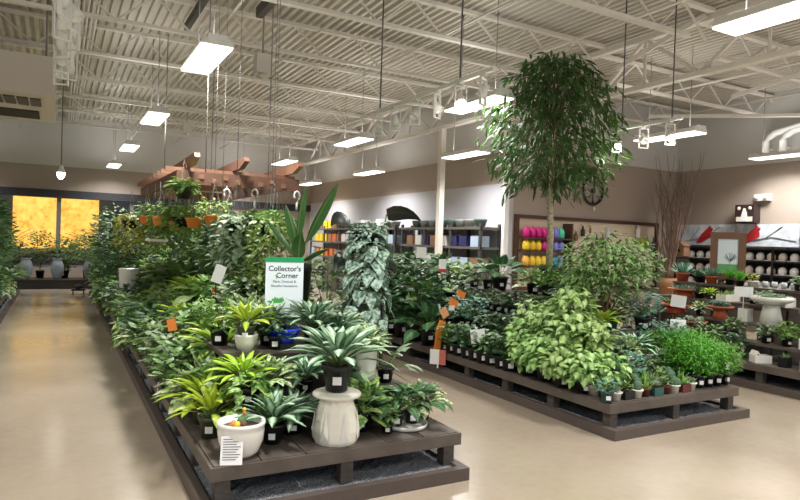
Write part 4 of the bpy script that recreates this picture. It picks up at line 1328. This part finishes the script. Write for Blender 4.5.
# white tray label and cards in the middle display
stake_card(4.15, 5.62, Z2, .16, .16, R(-40), 'square white price card on the left edge of the middle display', post=.21, tilt=R(-8))
stake_card(5.42, 4.2, Z2, .16, .09, R(-30), 'white and maroon card at the front of the middle display', post=.24, mb_=MAROON)
stake_card(4.16, 6.95, .52, .13, .14, R(-25), 'white card above the far left of the middle display', post=.88)
stake_card(4.2, 6.5, Z2, .09, .16, R(-25), 'white card with red foot near the far left plants', post=.96, mb_=mat('red_print', (196, 52, 44), .6))
# orange cascading streamer and cards on the aisle side
r = empty('orange_banner_stake', (4.12, 6.36, Z2))
k = MB(); k.tube([(0, 0, 0), (0, 0, .45), (.12, 0, .6), (.28, 0, .76)], .005, 6); k.build('stake', BLACKM, r)
for j, (dx, dz, w_, h_, t_) in enumerate(((-.06, .02, .09, .26, 6), (-.02, .28, .10, .10, 18), (.06, .42, .10, .12, -30), (.14, .55, .13, .09, 28), (.25, .66, .12, .08, 24))):
    Mx = Matrix.Translation((dx, -.02, dz)) @ Matrix.Rotation(R(t_), 4, 'Y')
    k = MB(); k.box(-w_/2, w_/2, -.004, .004, 0, h_, 0, Mx); k.build('flag', ORANGE if j != 2 else mat('peach_card', (236, 170, 120), .6), r)
k = MB(); k.box(.09, .17, -.03, -.022, .50, .56); k.build('tag', LABELW, r)
tag(r, 'cascading orange card banner on a stake on the middle display edge', 'banner')
r = empty('info_card', (4.05, 6.30, 0.088), R(-50)); r.scale = (.9,)*3
k = MB(); k.box(-.11, .11, -.004, .004, .05, .25); k.build('card', LABELW, r)
k = MB(); k.box(.02, .11, -.006, -.0041, .05, .25); k.build('photo', mat('salmon_print', (206, 110, 92), .6), r)
k = MB(); k.box(-.01, .01, .0045, .012, 0, .2); k.build('post', WHITEM, r)
tag(r, 'white and salmon info card at the foot of the orange banner', 'sign')

# ------------------------------------------------------------------ right display
def house_planter(x_, y_, z_):
    r = empty('house_planter', (x_, y_, z_), R(-30)); r.scale = (.9,)*3
    k = MB(); k.box(-.11, .11, -.08, .08, 0, .10); k.prism([(-.11, .10), (-.04, .10), (-.075, .16)], 'y', -.08, .08); k.build('body', WHITEC, r)
    k = MB(); k.box(-.085, -.065, -.084, -.0801, .105, .125); k.build('window', mat('red_ink', (170, 40, 50), .6), r)
    tag(r, 'white house-shaped planter at the left end of the right display', 'planter')
house_planter(7.47, 4.42, ZB)
def box_planter(x_, y_, z_, w_, d_, h_, m_, label, name='box_planter', plant=None, s_=1.0):
    r = empty(name, (x_, y_, z_))
    k = MB(); t_ = .008
    k.box(-w_/2, w_/2, -d_/2, -d_/2+t_, 0, h_); k.box(-w_/2, w_/2, d_/2-t_, d_/2, 0, h_)
    k.box(-w_/2, -w_/2+t_, -d_/2+t_, d_/2-t_, 0, h_); k.box(w_/2-t_, w_/2, -d_/2+t_, d_/2-t_, 0, h_); k.box(-w_/2+t_, w_/2-t_, -d_/2+t_, d_/2-t_, .001, h_*.8)
    k.build('box', m_, r)
    if plant:
        n_ = max(1, int(w_/.07))
        b = MB()
        for i in range(n_):
            q = succ(plant[0]+(i % 2), 90+i)
            o_ = len(b.v)
            b.v += [((a*1.0-w_/2+w_*(i+.5)/n_), c, d+h_*.8) for a, c, d in q.v]
            b.f += [[v+o_ for v in f] for f in q.f]; b.mi += q.mi; b.uv += q.uv; b.sm += q.sm
        fol(r, b, K(plant[1])); r.children[-1]['spin'] = 0
    tag(r, label, 'planter')
    return r
box_planter(7.45, 4.12, ZB, .1, .1, .12, BLACKP, 'black square pot right of the white house planter', plant=(1, 'mid'))
box_planter(7.46, 3.86, ZB, .18, .1, .15, CREAM, 'cream box planter with small plants, right of black pot', plant=(0, 'grey'))
box_planter(7.46, 3.56, ZB, .16, .1, .14, WHITEC, 'white box planter at the right edge of the picture', plant=(0, 'mid'))
place('smallgreen', 7.68, 4.9, .50, 'small green plant at the left end of the lowest right step', 1.2)
place('freshbush', 7.7, 4.25, .50, 'fresh green plant in black pot on the lowest right step', .8)
box_planter(7.69, 4.02, .50, .11, .11, .13, WHITEC, 'white cup planter with leafy plant on the lowest right step', plant=(1, 'fresh'))
place('darkbush', 7.7, 3.78, .50, 'dark bushy plant on the lowest right step', .8)
box_planter(7.69, 3.50, .50, .2, .12, .13, TERRA, 'pinkish terracotta box at the right end of lowest right step', plant=(1, 'mid'))
place('smallgrey', 7.7, 4.5, .50, 'small grey plant in the middle of the lowest right step', 1.2)
def pedestal_bowl(x_, y_, z_, R_, h_, m_, label, plant=None, name='pedestal_bowl', body=.6):
    r = empty(name, (x_, y_, z_))
    k = MB(); k.lathe([(R_*body, 0), (R_*body*.72, h_*.6), (R_*body*.62, h_*.72), (0, h_*.725)], 24); k.build('pedestal', m_, r)
    k = MB(); k.lathe([(R_*.5, h_*.726), (R_*.92, h_*.84), (R_, h_*.9), (R_, h_), (R_*.94, h_), (R_*.88, h_*.9), (0, h_*.86)], 28); k.build('dish', m_, r)
    if plant is not None:
        b = MB(); rn = random.Random(int(x_*100))
        for i in range(9):
            q = succ(rn.choice(plant[0]), i)
            a = i*GA; rr = R_*.7*math.sqrt((i+.3)/9); o_ = len(b.v)
            b.v += [(v[0]*1.2+math.cos(a)*rr, v[1]*1.2+math.sin(a)*rr, v[2]*1.2+h_*.88) for v in q.v]
            b.f += [[v+o_ for v in f] for f in q.f]; b.mi += q.mi; b.uv += q.uv; b.sm += q.sm
        fol(r, b, K(plant[1]))
    tag(r, label, 'bowl')
pedestal_bowl(8.0, 4.62, .70, .25, .36, WHITEC, 'large white pedestal dish of succulents on the right display', ([0, 3], 'grey'), body=.56)
pedestal_bowl(7.98, 5.3, .70, .17, .17, TERRA, 'terracotta pedestal dish left of the white sign post', ([0, 3], 'blue'))
pedestal_bowl(7.72, 5.5, .50, .17, .15, TERRA, 'low terracotta dish of grey succulents above the ferns', ([0, 2], 'grey'))
box_planter(8.02, 4.97, .70, .13, .13, .17, WHITEC, 'square white tapered pot left of the large white dish', plant=(0, 'mid'))
box_planter(8.3, 4.62, .92, .25, .14, .12, WHITEC, 'white rectangular trough behind the large white dish', plant=(0, 'grey'))
box_planter(8.3, 5.4, .92, .34, .15, .10, CREAM, 'long cream trough of succulents left of the white sign', plant=(1, 'fresh'))
pedestal_bowl(8.3, 6.1, .92, .24, .12, TERRA, 'wide terracotta bowl at the left end of the third right step', ([0, 1], 'blue'))
pedestal_bowl(7.98, 6.0, .70, .26, .13, mat('orange_terracotta', (206, 88, 50), .6), 'orange terracotta dish with red rim below the white square card', ([3], 'mid'))
place('varieg', 7.99, 5.62, .70, 'pale cream plant on the second right step', .7)
pedestal_bowl(7.98, 4.1, .70, .15, .18, mat('wine_ceramic', (130, 30, 44), .3), 'wine-red pot at the right end of the second right step', ([3], 'mid'))
pedestal_bowl(8.3, 3.85, .92, .2, .12, TERRA, 'terracotta bowl at the right picture edge on the third step', ([0], 'grey'))
stake_card(7.78, 5.82, .50, .20, .17, R(-50), 'square white card above the orange terracotta dish', post=.30, tilt=R(6))
stake_card(5.90, 4.40, Z2, .16, .13, R(-40), 'white and pink card left above the feathery ferns', post=.45, mb_=mat('pink_print', (220, 110, 170), .6))
stake_card(7.90, 4.93, .70, .22, .13, R(-50), 'white landscape card on a tall post beside the large white dish', post=.33)
# upper tier plants
tier = [('aloe', 8.33, 6.42), ]
kind('aloe', 'succulent', 'spiky blue-green agave', lambda: mk('agave', (.08, .06, .11, TERRA), rosette(71, 30, .2, .035, 'narrow', 80, 15, -5, .0, .1, fold=.3), 'blue', label=False))
kind('grass', 'plant', 'upright bright green grass plant', lambda: mk('grass_plant', (.08, .06, .10, BLACKP), rosette(72, 60, .26, .016, 'narrow', 88, 45, 25, .0, .09, seg=3), 'fern', label=False))
kind('spiky', 'succulent', 'dark spiky haworthia', lambda: mk('haworthia', (.07, .055, .09, BLACKP), rosette(73, 30, .14, .026, 'narrow', 80, 10, -10, .0, .08, fold=.3), 'dark', label=False))
kind('flower', 'plant', 'yellow-topped flowering cactus', lambda: mk('flowering_cactus', (.06, .05, .08, CREAM), bush(74, 60, .07, .05, .13, .08, .04, .03, 'round'), 'yellow', label=False))
for (kk, x_, y_, z_, s_, lb) in (
    ('aloe', 8.62, 6.38, 1.13, 1.25, 'spiky blue-green agave at the left end of the highest right step'),
    ('spiky', 8.66, 6.1, 1.13, 1.2, 'dark spiky plant second from the left on the highest right step'),
    ('aloe', 8.58, 5.86, 1.13, 1.05, 'blue-green agave behind the long cream trough'),
    ('grass', 8.66, 5.62, 1.13, .85, 'upright bright green grass left of the framed picture'),
    ('grass', 8.58, 5.42, 1.13, .8, 'upright green grass just left of the framed picture'),
    ('flower', 8.56, 5.22, 1.13, 1.1, 'yellow-topped cactus at the foot of the framed picture'),
    ('spiky', 8.3, 5.85, .92, 1.0, 'dark spiky plant between wide terracotta bowl and cream trough'),
    ('lime', 8.3, 5.68, .92, .55, 'small yellow-green plant left of the long cream trough'),
    ('smallgrey', 8.56, 4.6, 1.13, 1.0, 'small grey plant right of the framed picture'),
    ('smallgrey', 8.56, 4.4, 1.13, 1.0, 'small grey plant above the white rectangular trough'),
    ('smallgreen', 8.56, 4.2, 1.13, 1.0, 'small green plant above the white rectangular trough right end'),
    ('smallgrey', 8.58, 4.0, 1.13, 1.1, 'small grey plant at the right end of highest right step'),
    ('smallgrey', 8.3, 5.05, .92, .9, 'small grey plant right of the long cream trough'),
    ('smallgreen', 8.3, 4.85, .92, .9, 'small green plant behind the white landscape card'),
    ('redleaf', 7.70, 6.2, .50, 1.1, 'red-tinged plant at the far left of the lowest right step'),
    ('blue', 7.45, 6.2, ZB, 1.3, 'blue-green plant at the far left floor tier of right display'),
    ('darkbush', 7.45, 5.4, ZB, 1.0, 'dark bushy plant behind the feathery ferns'),
    ('midbush', 7.45, 5.06, ZB, 1.0, 'mid-green bushy plant behind the feathery ferns'),
    ('darkbush', 7.46, 4.72, ZB, .8, 'dark bushy plant left of the white house planter'),
):
    place(kk, x_, y_, z_, lb, s_)
# row of white glass pots at foot of picture
for j in range(5):
    k = MB(); k.lathe([(.03, 0), (.04, .05), (.035, .085), (.028, .085), (0, .06)], 12)
    o_ = k.build('glass_terrarium', mat('frosted_glass', (206, 214, 214), .15)); o_.location = (8.78, 5.3-.13*j, 1.131)
    tag(o_, 'small pale glass jar, %s from the left on the highest right step' % ORD[j+1], 'jar', 'small pale glass jars')
# framed picture
r = empty('framed_picture', (8.86, 5.80, 1.13), R(-48))
k = MB()
W_, H_, F_ = .48, .72, .10
z0 = .06
k.box(-W_/2, W_/2, -.02, .02, z0, z0+F_); k.box(-W_/2, W_/2, -.02, .02, z0+H_-F_, z0+H_)
k.box(-W_/2, -W_/2+F_, -.02, .02, z0+F_, z0+H_-F_); k.box(W_/2-F_, W_/2, -.02, .02, z0+F_, z0+H_-F_)
k.build('frame', mat('brown_picture_frame', (112, 78, 54), .5), r)
k = MB(); k.box(-W_/2+F_, W_/2-F_, -.005, .015, z0+F_+.14, z0+H_-F_, 0); k.build('picture_sky', mat('picture_sky', (212, 222, 226), .5), r)
k = MB(); k.box(-W_/2+F_, W_/2-F_, -.005, .015, z0+F_, z0+F_+.1399, 0); k.build('picture_meadow', mat('picture_meadow', (96, 158, 100), .6), r)
k = MB(); rn = random.Random(4)
k.bar((.03, -.007, z0+F_+.14), (.035, -.007, z0+F_+.24), .012, .002)
for j in range(16):
    a = rn.uniform(.3, 2.8)
    k.bar((.033, -.007, z0+F_+.18), (.033+math.cos(a)*.1, -.007, z0+F_+.18+math.sin(a)*.14), .01, .002)
k.build('picture_tree', mat('picture_tree', (70, 84, 84), .7), r)
k = MB(); k.box(-.12, -.1, -.02, .02, 0, z0); k.box(.1, .12, -.02, .02, 0, z0); k.box(-.14, .14, -.08, .08, -.0, .012); k.build('stand', BROWNW, r)
tag(r, 'brown framed picture of a bare tree above a green meadow', 'picture')

# ------------------------------------------------------------------ back wall: slat panel with shelves, ring clock, branches
r = empty('slatwall_display', (10.2, 9.895, 1.0))
k = MB()
x0, x1, z0, z1 = -2.12, 2.14, -.3, 1.24
for a, b2, c, d in ((x0, x1, z1-.07, z1), (x0, x1, z0, z0+.07)):
    k.box(a, b2, -.08, 0, c, d)
k.box(x0, x0+.08, -.08, 0, z0+.07, z1-.07); k.box(x1-.08, x1, -.08, 0, z0+.07, z1-.07)
k.build('frame', BROWNW, r)
k = MB(); k.box(x0+.08, x1-.08, -.02, 0, z0+.07, z1-.07)
for j in range(17):
    k.box(x0+.08, x1-.08, -.024, -.02, z0+.1+.082*j, z0+.165+.082*j)
k.build('slat_panel', mat('slatwall', (204, 188, 164), .6), r)
for z_ in (.22, .54, .80):
    k = MB(); k.box(x0+.1, x0+1.3, -.30, -.025, z_-.05, z_-.02); k.build('shelf', BROWNW, r)
k = MB(); k.box(x0+1.3, x0+1.34, -.30, -.025, z0+.08, 1.1); k.build('divider', BROWNW, r)
tag(r, 'brown framed slat panel with shelves on the beige back wall', 'display')
def bagpot(colr, nm):
    r = empty('coloured_planter')
    b = MB(); b.lathe([(.062, 0), (.075, .03), (.078, .14), (.06, .2), (.045, .21), (.05, .225), (.03, .225), (0, .21)], 14); b.build('body', colr, r)
    b = MB(); b.tube([(-.05, 0, .2), (-.04, 0, .25), (.04, 0, .25), (.05, 0, .2)], .006, 5); b.build('handle', colr, r)
    return r
CC = {'magenta': mat('magenta', (196, 24, 120), .45), 'yellow': mat('yellow', (236, 200, 50), .45), 'violet': mat('violet', (120, 120, 200), .45), 'teal': mat('teal', (30, 140, 160), .45), 'mint': mat('mint', (80, 200, 160), .45), 'amber': mat('amber', (226, 174, 70), .45)}
bp_ = {}
for rr_, (z_, cols_) in enumerate(((.781, ['magenta']*4+['violet']*2+['mint']), (.521, ['yellow']*3+['magenta']*2+['violet']*2), (.201, ['amber', 'yellow', 'yellow', 'yellow', 'teal', 'teal', 'violet']))):
    cc_ = {}
    for j, c_ in enumerate(cols_):
        cc_[c_] = cc_.get(c_, 0)+1
        if c_ not in bp_:
            bp_[c_] = o_ = bagpot(CC[c_], c_)
        else:
            o_ = dup(bp_[c_], (0, 0, 0))
        o_.location = (10.2+x0+.2+.155*j, 9.74, 1.0+z_)
        o_.scale = (1, 1, .92)
        tag(o_, '%s jug-shaped watering can, %s of its colour on the %s wall shelf' % (c_, ORD[cc_[c_]], ('top', 'middle', 'bottom')[rr_]), 'watering can', 'coloured watering cans on the back wall shelves')
tools = [('brown_pouch', (110, 80, 60), -.5, .75, .1, .2), ('black_glove', (40, 38, 40), -.3, .85, .09, .22), ('brown_hook', (130, 90, 60), -.08, .9, .05, .18), ('grey_bottle', (200, 200, 204), .45, .8, .08, .26),
         ('white_bottle', (230, 230, 230), 1.42, .88, .1, .28), ('yellow_green_pack', (190, 200, 50), 1.6, .62, .08, .3), ('green_pack', (120, 170, 50), 1.75, .62, .08, .3), ('dark_bottle', (54, 46, 60), 1.95, .5, .09, .4), ('black_tool', (46, 44, 44), .12, .62, .06, .3), ('black_tool', (46, 44, 44), .3, .62, .06, .3)]
for j, (nm, c_, dx, dz, w_, h_) in enumerate(tools):
    b = MB()
    b.lathe([(w_*.45, 0), (w_*.5, h_*.1), (w_*.5, h_*.62), (w_*.22, h_*.8), (w_*.18, h_), (0, h_)], 10)
    b.tube([(0, 0, h_), (0, .05, h_+.03), (0, .075, h_+.03)], .005, 4)
    o_ = b.build(nm, mat(nm+'_paint', c_, .5)); o_.location = (10.2+dx, 9.80, 1.0+dz)
    tag(o_, '%s, %s from left among goods hanging on the slat panel' % (nm.replace('_', ' '), ORD[j+1]), 'garden tool')
r = empty('wall_clock', (10.22, 9.86, 2.86))
b = MB(); b.tube([(.30*math.cos(2*PI*i/36), 0, .30*math.sin(2*PI*i/36)) for i in range(37)], .03, 8); b.build('ring', BLACKM, r)
b = MB(); b.lathe([(0, -.02), (.05, -.02), (.05, .02), (0, .02)], 14); b.v = [(x, z, y) for x, y, z in b.v]; b.build('hub', BLACKM, r)
for a in (0, 90, 180, 270):
    b = MB(); d = Vector((math.cos(R(a)), 0, math.sin(R(a)))); b.bar(d*.22, d*.30, .03, .03); b.build('hour_mark', BLACKM, r)
b = MB(); b.bar((0, 0, -.05), (0, 0, -.22), .015, .015); b.build('hand', BLACKM, r)
b = MB(); b.blob((.03, -.02, -.40), (.03, .02, .05), 8, 6); b.tube([(.03, -.02, -.36), (.0, 0, -.30)], .004, 4); b.build('pendulum', WHITEC, r)
tag(r, 'large round open black ring clock on the beige back wall', 'clock')
r = empty('branch_bundle', (11.85, 9.1, 0))
b = pot_mb(.2, .16, 1.0, n=20); b.build('urn', mat('tan_urn', (168, 126, 88), .7), r)
rnd = random.Random(12)
for j in range(24):
    az = j*GA; p = Vector((math.cos(az)*.06, math.sin(az)*.06, .95)); pts = [p.copy()]
    d = Vector((math.cos(az)*.03, math.sin(az)*.03, 1)).normalized(); n_ = 11; L_ = rnd.uniform(1.9, 2.9)
    for i in range(n_):
        d = (d+Vector((rnd.gauss(0, .10), rnd.gauss(0, .10), .16))).normalized()
        p = p+d*L_/n_; pts.append(p.copy())
    b = MB(); b.tube(pts, [.02*(1-i/13) for i in range(n_+1)], 5)
    for i in range(3, n_, 2):
        a2 = rnd.uniform(0, 6.28); q = pts[i]
        b.tube([q, q+Vector((math.cos(a2)*.1, math.sin(a2)*.1, .2)), q+Vector((math.cos(a2)*.17, math.sin(a2)*.17, .5))], [.008, .005, .003], 4)
    b.build('branch', mat('dry_branch', (124, 100, 86), .8), r)
tag(r, 'tall bundle of bare brown branches in a tan urn, back corner', 'branches')
# rope of dry golden stems at its foot

# ------------------------------------------------------------------ right wall shelving with bird banners
SX = 12.45
r = empty('wall_shelving', (12.7, 7.2, 0))
for yy in (-2.2, -1.1, 0, 1.1, 2.2):
    k = MB(); k.box(-.28, -.24, yy-.02, yy+.02, 0, 1.74); k.box(.24, .28, yy-.02, yy+.02, 0, 1.74); k.build('upright', BLACKM, r)
for zz in (.55, .88, 1.19, 1.47, 1.72):
    k = MB(); k.box(-.29, .29, -2.23, 2.23, zz-.03, zz); k.build('shelf', BLACKM, r)
k = MB(); k.box(.282, .285, -2.2, 2.2, .4, 1.7); k.build('back_panel', mat('grey_back_panel', (70, 68, 70), .6), r)
tag(r, 'black metal shelving on the right wall full of white packs', 'shelving')
pk = {}
rnd = random.Random(40)
PCOL = {'white': (228, 224, 218), 'cream': (214, 200, 184), 'dark': (66, 62, 66), 'grey': (160, 158, 160)}
def pack(c_):
    r = empty('boxed_ornament')
    b = MB(); b.lathe([(.05, 0), (.078, .03), (.082, .09), (.06, .13), (.03, .15), (0, .155)], 10); b.build('ornament', mat('pack_'+c_, PCOL[c_], .4), r)
    b = MB(); b.box(-.09, .09, -.09, .09, -.0, .012); b.build('tray', mat('pack_tray', (236, 234, 230), .5), r)
    return r
for rr_, zz in enumerate((1.47, 1.19, .88)):
    for j in range(19):
        c_ = ('white', 'cream', 'white', 'grey', 'white', 'white')[rnd.randrange(6)]
        if c_ not in pk:
            pk[c_] = o_ = pack(c_)
        else:
            o_ = dup(pk[c_], (0, 0, 0))
        o_.location = (12.53, 9.3-.225*j, zz+.001)
        o_.scale = (1, 1, 1.05)
        tag(o_, '%s rounded ornament, %s from left on the %s wall shelf' % (c_, ORD[j+1], ('upper', 'middle', 'lower')[rr_]), 'ornament', 'rounded ornaments on the right wall shelves')
def banner(y0, y1, idx, lbl, bird=True):
    r = empty('bird_banner', (12.95, (y0+y1)/2, 1.76))
    h = (y1-y0)/2
    k = MB(); k.box(-.01, .01, -h, h, 0, .47); k.build('panel', mat('banner_snow', (226, 232, 238), .6, noise=.3, nscale=5, rgb2=(184, 190, 198)), r)
    X = -.012
    def poly(pts, m_, nm, d=0):
        b = MB(); o_ = len(b.v)
        b.prism([(y, z) for y, z in pts], 'x', X-d-.002, X-d); b.build(nm, m_, r)
    br = mat('printed_branch', (52, 46, 50), .6)
    b = MB(); b.bar((X-.003, h*.95, .05), (X-.003, -.1, .2), .025, .003); b.bar((X-.003, -.1, .2), (X-.003, -h*.9, .12), .02, .003); b.bar((X-.003, -.0, .19), (X-.003, -h*.5, .42), .018, .003); b.bar((X-.003, h*.5, .12), (X-.003, h*.2, .4), .014, .003)
    b.build('printed_branch', br, r)
    if bird:
        c = -.02 if idx == 0 else .30
        # body, crest, tail of a red songbird
        poly([(c-.16, .20), (c-.05, .14), (c+.10, .06), (c+.24, -.02+.06), (c+.20, .12), (c+.12, .24), (c+.02, .34), (c-.05, .40), (c-.09, .46), (c-.13, .40), (c-.18, .37), (c-.145, .33), (c-.16, .27)], mat('printed_red_bird', (186, 36, 40), .6), 'printed_bird', .004)
        poly([(c-.13, .36), (c-.18, .37), (c-.15, .33), (c-.11, .32)], mat('printed_black', (30, 26, 28), .6), 'printed_face', .007)
    tag(r, lbl, 'banner')
banner(8.32, 9.75, 0, 'snowy banner with red bird, left end of the right wall')
banner(6.98, 8.30, 1, 'snowy banner with red bird on a branch, right of the picture')
banner(5.5, 6.96, 2, 'snowy banner at the right picture edge on the right wall', True)
r = empty('shadow_box', (12.86, 8.02, 2.26), 0)
k = MB(); k.box(-.1, .12, -.21, .21, 0, .38); k.build('case', mat('dark_case', (54, 38, 36), .5), r)
k = MB(); k.prism([(-.09, .02), (.09, .02), (.05, .2), (.02, .3), (-.02, .3), (-.05, .2)], 'x', -.115, -.101); k.build('gown', LABELW, r)
for yy in (-.12, .12):
    k = MB(); k.blob((-.105, yy, .30), (.01, .04, .04), 8, 6); k.build('rosette', CREAM, r)
k = MB(); k.box(-.104, -.101, -.18, .18, .02, .12); k.build('plinth', CREAM, r)
tag(r, 'dark display box with white gown shape above the shelving', 'display box')
r = empty('emergency_light', (12.94, 7.75, 2.72))
k = MB(); k.box(-.05, .06, -.16, .16, 0, .14); k.build('body', WHITEM, r)
for yy in (-.09, .09):
    k = MB(); k.blob((-.07, yy, .07), (.04, .05, .05), 10, 6); k.build('lamp_head', WHITEC, r)
tag(r, 'white twin-head emergency light on the right wall', 'emergency light')
# wooden bird house hanging at left of banner
r = empty('bird_house', (12.3, 9.15, 1.5))
k = MB(); k.box(-.1, .1, -.12, .12, 0, .22); k.prism([(-.15, .22), (.15, .22), (0, .33)], 'x', -.12, .12); k.build('body', mat('bird_house_wood', (150, 112, 84), .7), r)
k = MB(); k.lathe([(0, 0), (.03, 0), (.03, .004), (0, .004)], 12); k.v = [(-.1015-z, x, y+.12) for x, y, z in k.v]; k.build('entrance', BLACKM, r)
tag(r, 'small brown wooden bird house at the left end of the shelving', 'bird house')

# ------------------------------------------------------------------ white wall: metal racks with stock
def rack(y0, y1, label):
    r = empty('metal_rack', (7.56, (y0+y1)/2, 0))
    h = (y1-y0)/2
    n_ = round((y1-y0)/1.2)
    for i in range(n_+1):
        yy = -h+.03+(2*h-.06)*i/n_
        k = MB(); k.box(-.26, -.21, yy-.03, yy+.03, 0, 2.02); k.box(.21, .26, yy-.03, yy+.03, 0, 2.02); k.build('upright', mat('rack_grey', (66, 66, 64), .5), r)
    for zz in (.5, 1.1, 1.55, 1.95):
        k = MB(); k.box(-.27, .27, -h, h, zz-.05, zz); k.build('shelf', mat('rack_shelf', (96, 92, 86), .5), r)
    tag(r, label, 'rack')
rack(9.96, 13.2, 'grey metal stock rack against the white wall, right of column')
rack(13.5, 19.4, 'grey metal stock rack against the white wall, far part')
rnd = random.Random(8)
stk = {}
SC = {'white box': (216, 214, 212), 'pale blue box': (168, 186, 208), 'grey pot': (132, 136, 134), 'green tray': (74, 96, 84), 'yellow box': (232, 196, 40), 'orange box': (206, 104, 60), 'brown box': (140, 106, 80), 'navy box': (44, 44, 90)}
def stock(nm):
    if 'pot' in nm or 'tray' in nm:
        b = MB(); b.lathe([(.09, 0), (.13, .13), (.14, .16), (.12, .16), (0, .12)], 14)
    else:
        b = MB(); b.box(-.14, .14, -.13, .13, 0, .22); b.box(-.142, .142, -.02, .02, .221, .222); b.box(-.142, -.1401, -.08, .08, .06, .16)
    return b.build(nm.replace(' ', '_'), mat('stock_'+nm, SC[nm], .5))
def put(nm, y_, z_, lb, s_=1.0):
    if nm not in stk:
        o_ = stk[nm] = stock(nm)
    else:
        o_ = stk[nm].copy(); col.objects.link(o_)
    o_.location = (7.47, y_, z_+.002); o_.scale = (s_,)*3
    tag(o_, lb, nm.split()[-1], 'stock on the metal racks by the white wall')
zs = {1.95: 'top', 1.55: 'second', 1.1: 'third'}
for zz, nm_ in zs.items():
    for part, (ya, yb) in (('right', (10.2, 13.0)), ('far', (13.8, 19.2))):
        y_ = ya; j = 0
        while y_ < yb:
            j += 1
            if part == 'far' and 17.3 < y_ < 19:
                ch = ['yellow box', 'orange box', 'brown box']
            elif zz > 1.9:
                ch = ['grey pot', 'green tray', 'white box', 'grey pot']
            else:
                ch = ['white box', 'pale blue box', 'white box', 'brown box', 'navy box']
            c_ = rnd.choice(ch)
            put(c_, y_, zz, '%s, %s from the right on the %s shelf of the %s rack' % (c_, ORD[j], nm_, 'near' if part == 'right' else 'far'))
            y_ += rnd.uniform(.32, .42)

# ------------------------------------------------------------------ background left: bench plants, palms, far-end display
lay = [('darktree', -1.12, 12.1, .29, 1.05), ('floortree', -1.2, 12.9, .29, 1.1), ('darktree', -1.2, 13.8, .29, 1.0), ('palm', -1.6, 14.6, .29, 1.05), ('floortree', -1.25, 15.4, .29, 1.0), ('darktree', -1.4, 16.4, .29, 1.0), ('palm', -1.3, 17.4, .29, 1.0)]
for j, (kk, x_, y_, z_, s_) in enumerate(lay):
    place(kk, x_, y_, z_, '%s, %s from front, left of the left aisle' % (KIND[kk][1], ORD[j+1]), s_)
row(['bigmid', 'midbush', 'varieg', 'darkbush', 'pothos'], -1.0, 11.8, .36, 17, ZB, 'along the edge left of the left aisle', 'low plants left of the left aisle', 1.1, .02, seed=31)
lay = [('palm', 1.0, 15.2, .29, 1.1), ('darktree', 1.15, 16.1, .29, .95), ('floortree', 1.7, 16.8, .29, 1.0), ('palm', 1.05, 17.3, .29, 1.15), ('darktree', 2.1, 15.6, .29, 1.0), ('floortree', 1.0, 14.2, .29, 1.0), ('darktree', 1.1, 13.2, .29, .95), ('floortree', 2.2, 14.4, .29, 1.0), ('darktree', 1.6, 17.7, .29, 1.0), ('darktree', 1.0, 12.3, .29, .85)]
for j, (kk, x_, y_, z_, s_) in enumerate(lay):
    place(kk, x_, y_, z_, '%s, tree %s at the far end of the near left display' % (KIND[kk][1], ['one', 'two', 'three', 'four', 'five', 'six', 'seven', 'eight', 'nine', 'ten'][j]), s_)
# low dark plinth with white urns at the far end of the aisle
k = MB(); k.box(-2.2, 2.4, 19.3, 20.1, 0, .22); k.box(-2.25, 2.45, 19.25, 20.15, .22, .26)
tag(k.build('low_plinth', mat('dark_plinth', (48, 44, 42), .6)), 'low dark plinth across the far end of the left aisle', 'plinth')
def urn():
    r = empty('floor_urn')
    b = MB(); b.lathe([(.10, 0), (.11, .03), (.16, .2), (.17, .36), (.12, .48), (.1, .52), (.14, .56), (.12, .56), (0, .5)], 18); b.build('body', mat('urn_glaze', (132, 142, 146), .3), r)
    return r
u_ = None
for j, x_ in enumerate((-.75, .0, .8)):
    if u_ is None:
        u_ = o_ = urn()
    else:
        o_ = dup(u_, (0, 0, 0))
    o_.location = (x_, 19.6, .262)
    tag(o_, 'pale glazed floor urn, %s from the left at the far aisle end' % ORD[j+1], 'urn', 'pale urns at the far end of the aisle')
for j, (kk, x_, s_) in enumerate((('darktree', -.42, .72), ('talldark', .18, 1.2), ('darktree', .75, .75), ('palm', 1.3, 1.0), ('floortree', -1.6, 1.0), ('talldark', -1.0, 1.1), ('darktree', 1.9, .9))):
    place(kk, x_, 19.93, .262, '%s, %s from left before the amber windows' % (KIND[kk][1], ORD[1:8][[-1.6, -1.0, -.42, .18, .75, 1.3, 1.9].index(x_)]), s_)
r = empty('small_trolley', (.48, 17.6, 0))
k = MB(); k.box(-.16, .16, -.11, .11, .10, .14); k.build('tray', BLACKM, r)
for sx in (-.12, .12):
    for sy in (-.08, .08):
        k = MB(); k.lathe([(0, -.012), (.045, -.012), (.045, .012), (0, .012)], 12); k.v = [(z+sx, x+sy, y+.046) for x, y, z in k.v]; k.build('wheel', BLACKP, r)
k = MB(); k.blob((0, 0, .19), (.1, .07, .06), 10, 6); k.build('load', mat('dark_load', (60, 58, 54), .8), r)
tag(r, 'small dark wheeled plant caddy on the left aisle floor', 'trolley')
